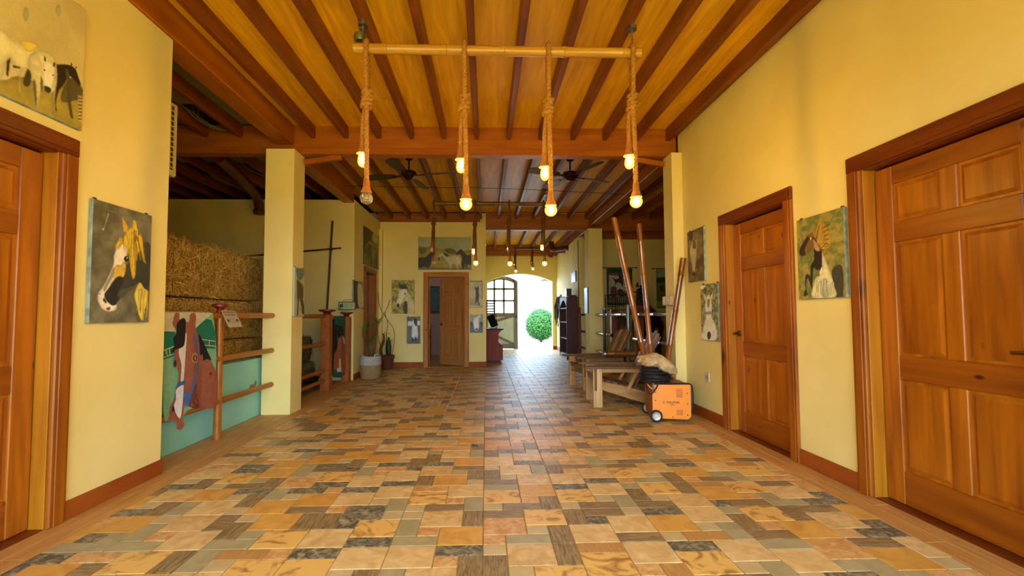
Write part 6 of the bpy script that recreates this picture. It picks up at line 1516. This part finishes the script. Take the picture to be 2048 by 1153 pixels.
# ---------------------------------------------------------------- arched door leaf
M_DW = mat('grey_door_wood', '#8c827c', '#746a64', rough=.6, scale=4, stretch=(5, 5, .5)); M_DP = mat('pale_door_board', '#d4dcd8', '#c4ccc8', rough=.6, scale=4)
M_PANE = mat('window_glass', '#f4fafa', rough=.0, trans=1.0, spec=.5)
d = thing('door_6', (.06, 15.06, 0), kind='structure')
Yd0, Yd1 = 15.04, 15.09
xa, xb = .0, 1.06
def top_z(x): return 2.235+.20*(1-((x-.50)/.58)**2)
def pm_(nm, x0, x1, z0, z1, m=M_DW): return MB().box(x0, x1, Yd0, Yd1, z0, z1, .004).build(nm, m, d)
cols = [xa+.06, .285, .60, xb-.14]
MB().prism([(xb-.14, 0), (xb, 0), (xb, top_z(xb)), (xb-.14, top_z(xb-.14))], (0, Yd0, 0), (1, 0, 0), (0, 0, 1), .05).build('stile', M_DW, d)
MB().prism([(xa, 0), (xa+.06, 0), (xa+.06, top_z(xa+.06)), (xa, top_z(xa))], (0, Yd0, 0), (1, 0, 0), (0, 0, 1), .05).build('stile', M_DW, d)
N = 10; up_ = [(xa+.06+(xb-.17-xa)*i/N) for i in range(N+1)]
MB().prism([(x, top_z(x)-.14) for x in up_]+[(x, top_z(x)) for x in up_[::-1]], (0, Yd0, 0), (1, 0, 0), (0, 0, 1), .05).build('arched_rail', M_DW, d)
pm_('mid_rail', xa+.06, xb-.11, 1.07, 1.20); pm_('bottom_rail', xa+.06, xb-.11, .02, .18)
zr = [1.20, 1.60, 1.99]
for x in cols[1:3]: pm_('glazing_bar', x-.034, x+.034, 1.20, top_z(x)-.10)
for z in zr[1:]: pm_('glazing_bar', xa+.06, xb-.11, z-.034, z+.034)
for i in range(3):
    for j in range(3):
        x0, x1 = cols[i]+.034, cols[i+1]-.034; z0 = zr[j]+.034; z1 = zr[j+1]-.034 if j < 2 else None
        if z1: MB().box(x0, x1, 15.062, 15.066, z0, z1).build('pane', M_PANE, d)
        else: MB().prism([(x0, z0), (x1, z0), (x1, top_z(x1)-.10), (x0, top_z(x0)-.10)], (0, 15.062, 0), (1, 0, 0), (0, 0, 1), .004).build('pane', M_PANE, d)
MB().box(xa+.06, xb-.11, 15.055, 15.075, .18, 1.07).build('lower_board', M_DP, d)
MB().beam((.30, 15.05, .92), (.92, 15.05, 1.10), .085, .03, up=(0, -1, 0)).build('brace', M_DW, d).data
MB().beam((.22, 15.05, .50), (.93, 15.05, .16), .085, .03, up=(0, -1, 0)).build('brace', M_DW, d)
MB().lathe([(.02, -.04), (.035, -.02), (.035, 0), (.02, .01)], (xb-.05, 15.03, 1.06), 12, axis='Y').build('knob', M_BLACK, d, smooth=True)
# ---------------------------------------------------------------- office beyond the half-open door
t = thing('office_painting', (-1.4, 12.98, 1.2), 'dark teal painting glimpsed through the half-open far door', 'picture')
MB().box(-1.75, -1.0, 12.96, 12.999, 1.2, 1.95, .006).build('frame', mat('dark_frame', '#1c120c', rough=.4), t); MB().box(-1.71, -1.04, 12.955, 12.962, 1.24, 1.91).build('print', mat('office_print', '#1c4a58', '#6c4a44', rough=.5, scale=5, detail=4, c3='#2c6c74'), t)
t = thing('red_cabinet', (-1.5, 11.0, 0), 'red cabinet with a pale top inside the room behind the far door', 'cabinet')
MB().box(-2.2, -1.36, 10.9, 11.4, 0, .78, .006).build('body', mat('red_paint', '#8c3c38', '#6c2c2a', rough=.6, scale=4), t); MB().box(-2.22, -1.34, 10.88, 11.42, .78, .90, .006).build('top', mat('pale_top', '#a89c94', rough=.5), t)
for x in (-2.18, -1.78): MB().box(x, x+.38, 10.885, 10.9, .06, .74, .004).build('door', MATS['red_paint'], t)
t = thing('office_fill_lamp', (-1.3, 11.6, 3.3), 'round ceiling lamp inside the room behind the far door', 'lamp')  # added out of view to brighten the room seen through the door
MB().lathe([(.02, 0), (.12, -.01), (.14, -.05), (.10, -.09), (.01, -.11)], (-1.3, 11.6, 3.40), 18).build('globe', mat('office_fill_globe', '#ffffff', rough=.4, emit=((1.0, .85, .8, 1), 16.0)), t, smooth=True)
# ---------------------------------------------------------------- outdoors
MB().box(-60, 60, 15.0, 90, -.3, -.02).build('ground_rear', mat('pale_paving', '#98948c', '#88847c', rough=.8, scale=1.5), kind='structure')
MB().box(-60, 60, -60, -2.2, -.3, -.02).build('ground_front', mat('warm_paving', '#c8a040', '#b89036', rough=.8, scale=1.5), kind='structure')  # unseen ground, ochre chosen to bounce warm light onto ceiling and upper walls
M_BUSH = hay_material('bush_leaves', '#0c280a', '#1c5414', '#388a20')
bx, by, bz = 2.35, 19.4, .72
t = thing('round_bush', (bx, by, 0), 'round clipped green bush outside the arched doorway', 'bush')
MB().tube([(bx, by, -.02), (bx, by, .4)], [.06, .05], 8).build('stem', M_BARK, t)
b = MB(); blob(b, (bx, by, bz), .60, .60, .62, 2, .06); b.build('inner_foliage', mat('bush_dark', '#0c2408', rough=.8), t, smooth=True, angle=80)
rg = random.Random(12); b = MB()
for i in range(7000):
    z = rg.uniform(-1, 1); a = rg.uniform(0, 6.283); q = math.sqrt(1-z*z); n_ = Vector((q*math.cos(a), q*math.sin(a), z)); p = Vector((bx, by, bz))+n_*(.66*rg.uniform(.9, 1.05))
    u = Vector((rg.gauss(0, 1), rg.gauss(0, 1), rg.gauss(0, 1))); u = (u-n_*u.dot(n_)*.6).normalized(); w_ = u.cross(n_).normalized(); L = rg.uniform(.025, .05)
    b.add([p-u*L, p+w_*L*.45+n_*.008, p+u*L+n_*.01, p-w_*L*.45+n_*.008], [(0, 1, 2, 3)])
b.build('leaves', M_BUSH, t, kind='stuff', fix=False)
t = thing('neighbour_house', (5.0, 24, 0), 'white outbuilding with a dark eave just right of the arched doorway', 'building')
MB().box(3.1, 9, 20.9, 30, -.02, 2.56).build('wall', mat('white_render', '#e4dcc8', rough=.8), t)
MB().box(2.35, 9.5, 20.3, 30.6, 2.56, 2.64).build('fascia', MATS['white_render'], t)
MB().prism([(2.35, 2.64), (9.5, 2.64), (5.9, 4.2)], (0, 20.3, 0), (1, 0, 0), (0, 0, 1), 10.6).build('roof', mat('dark_roof', '#3c2c24', rough=.8), t)
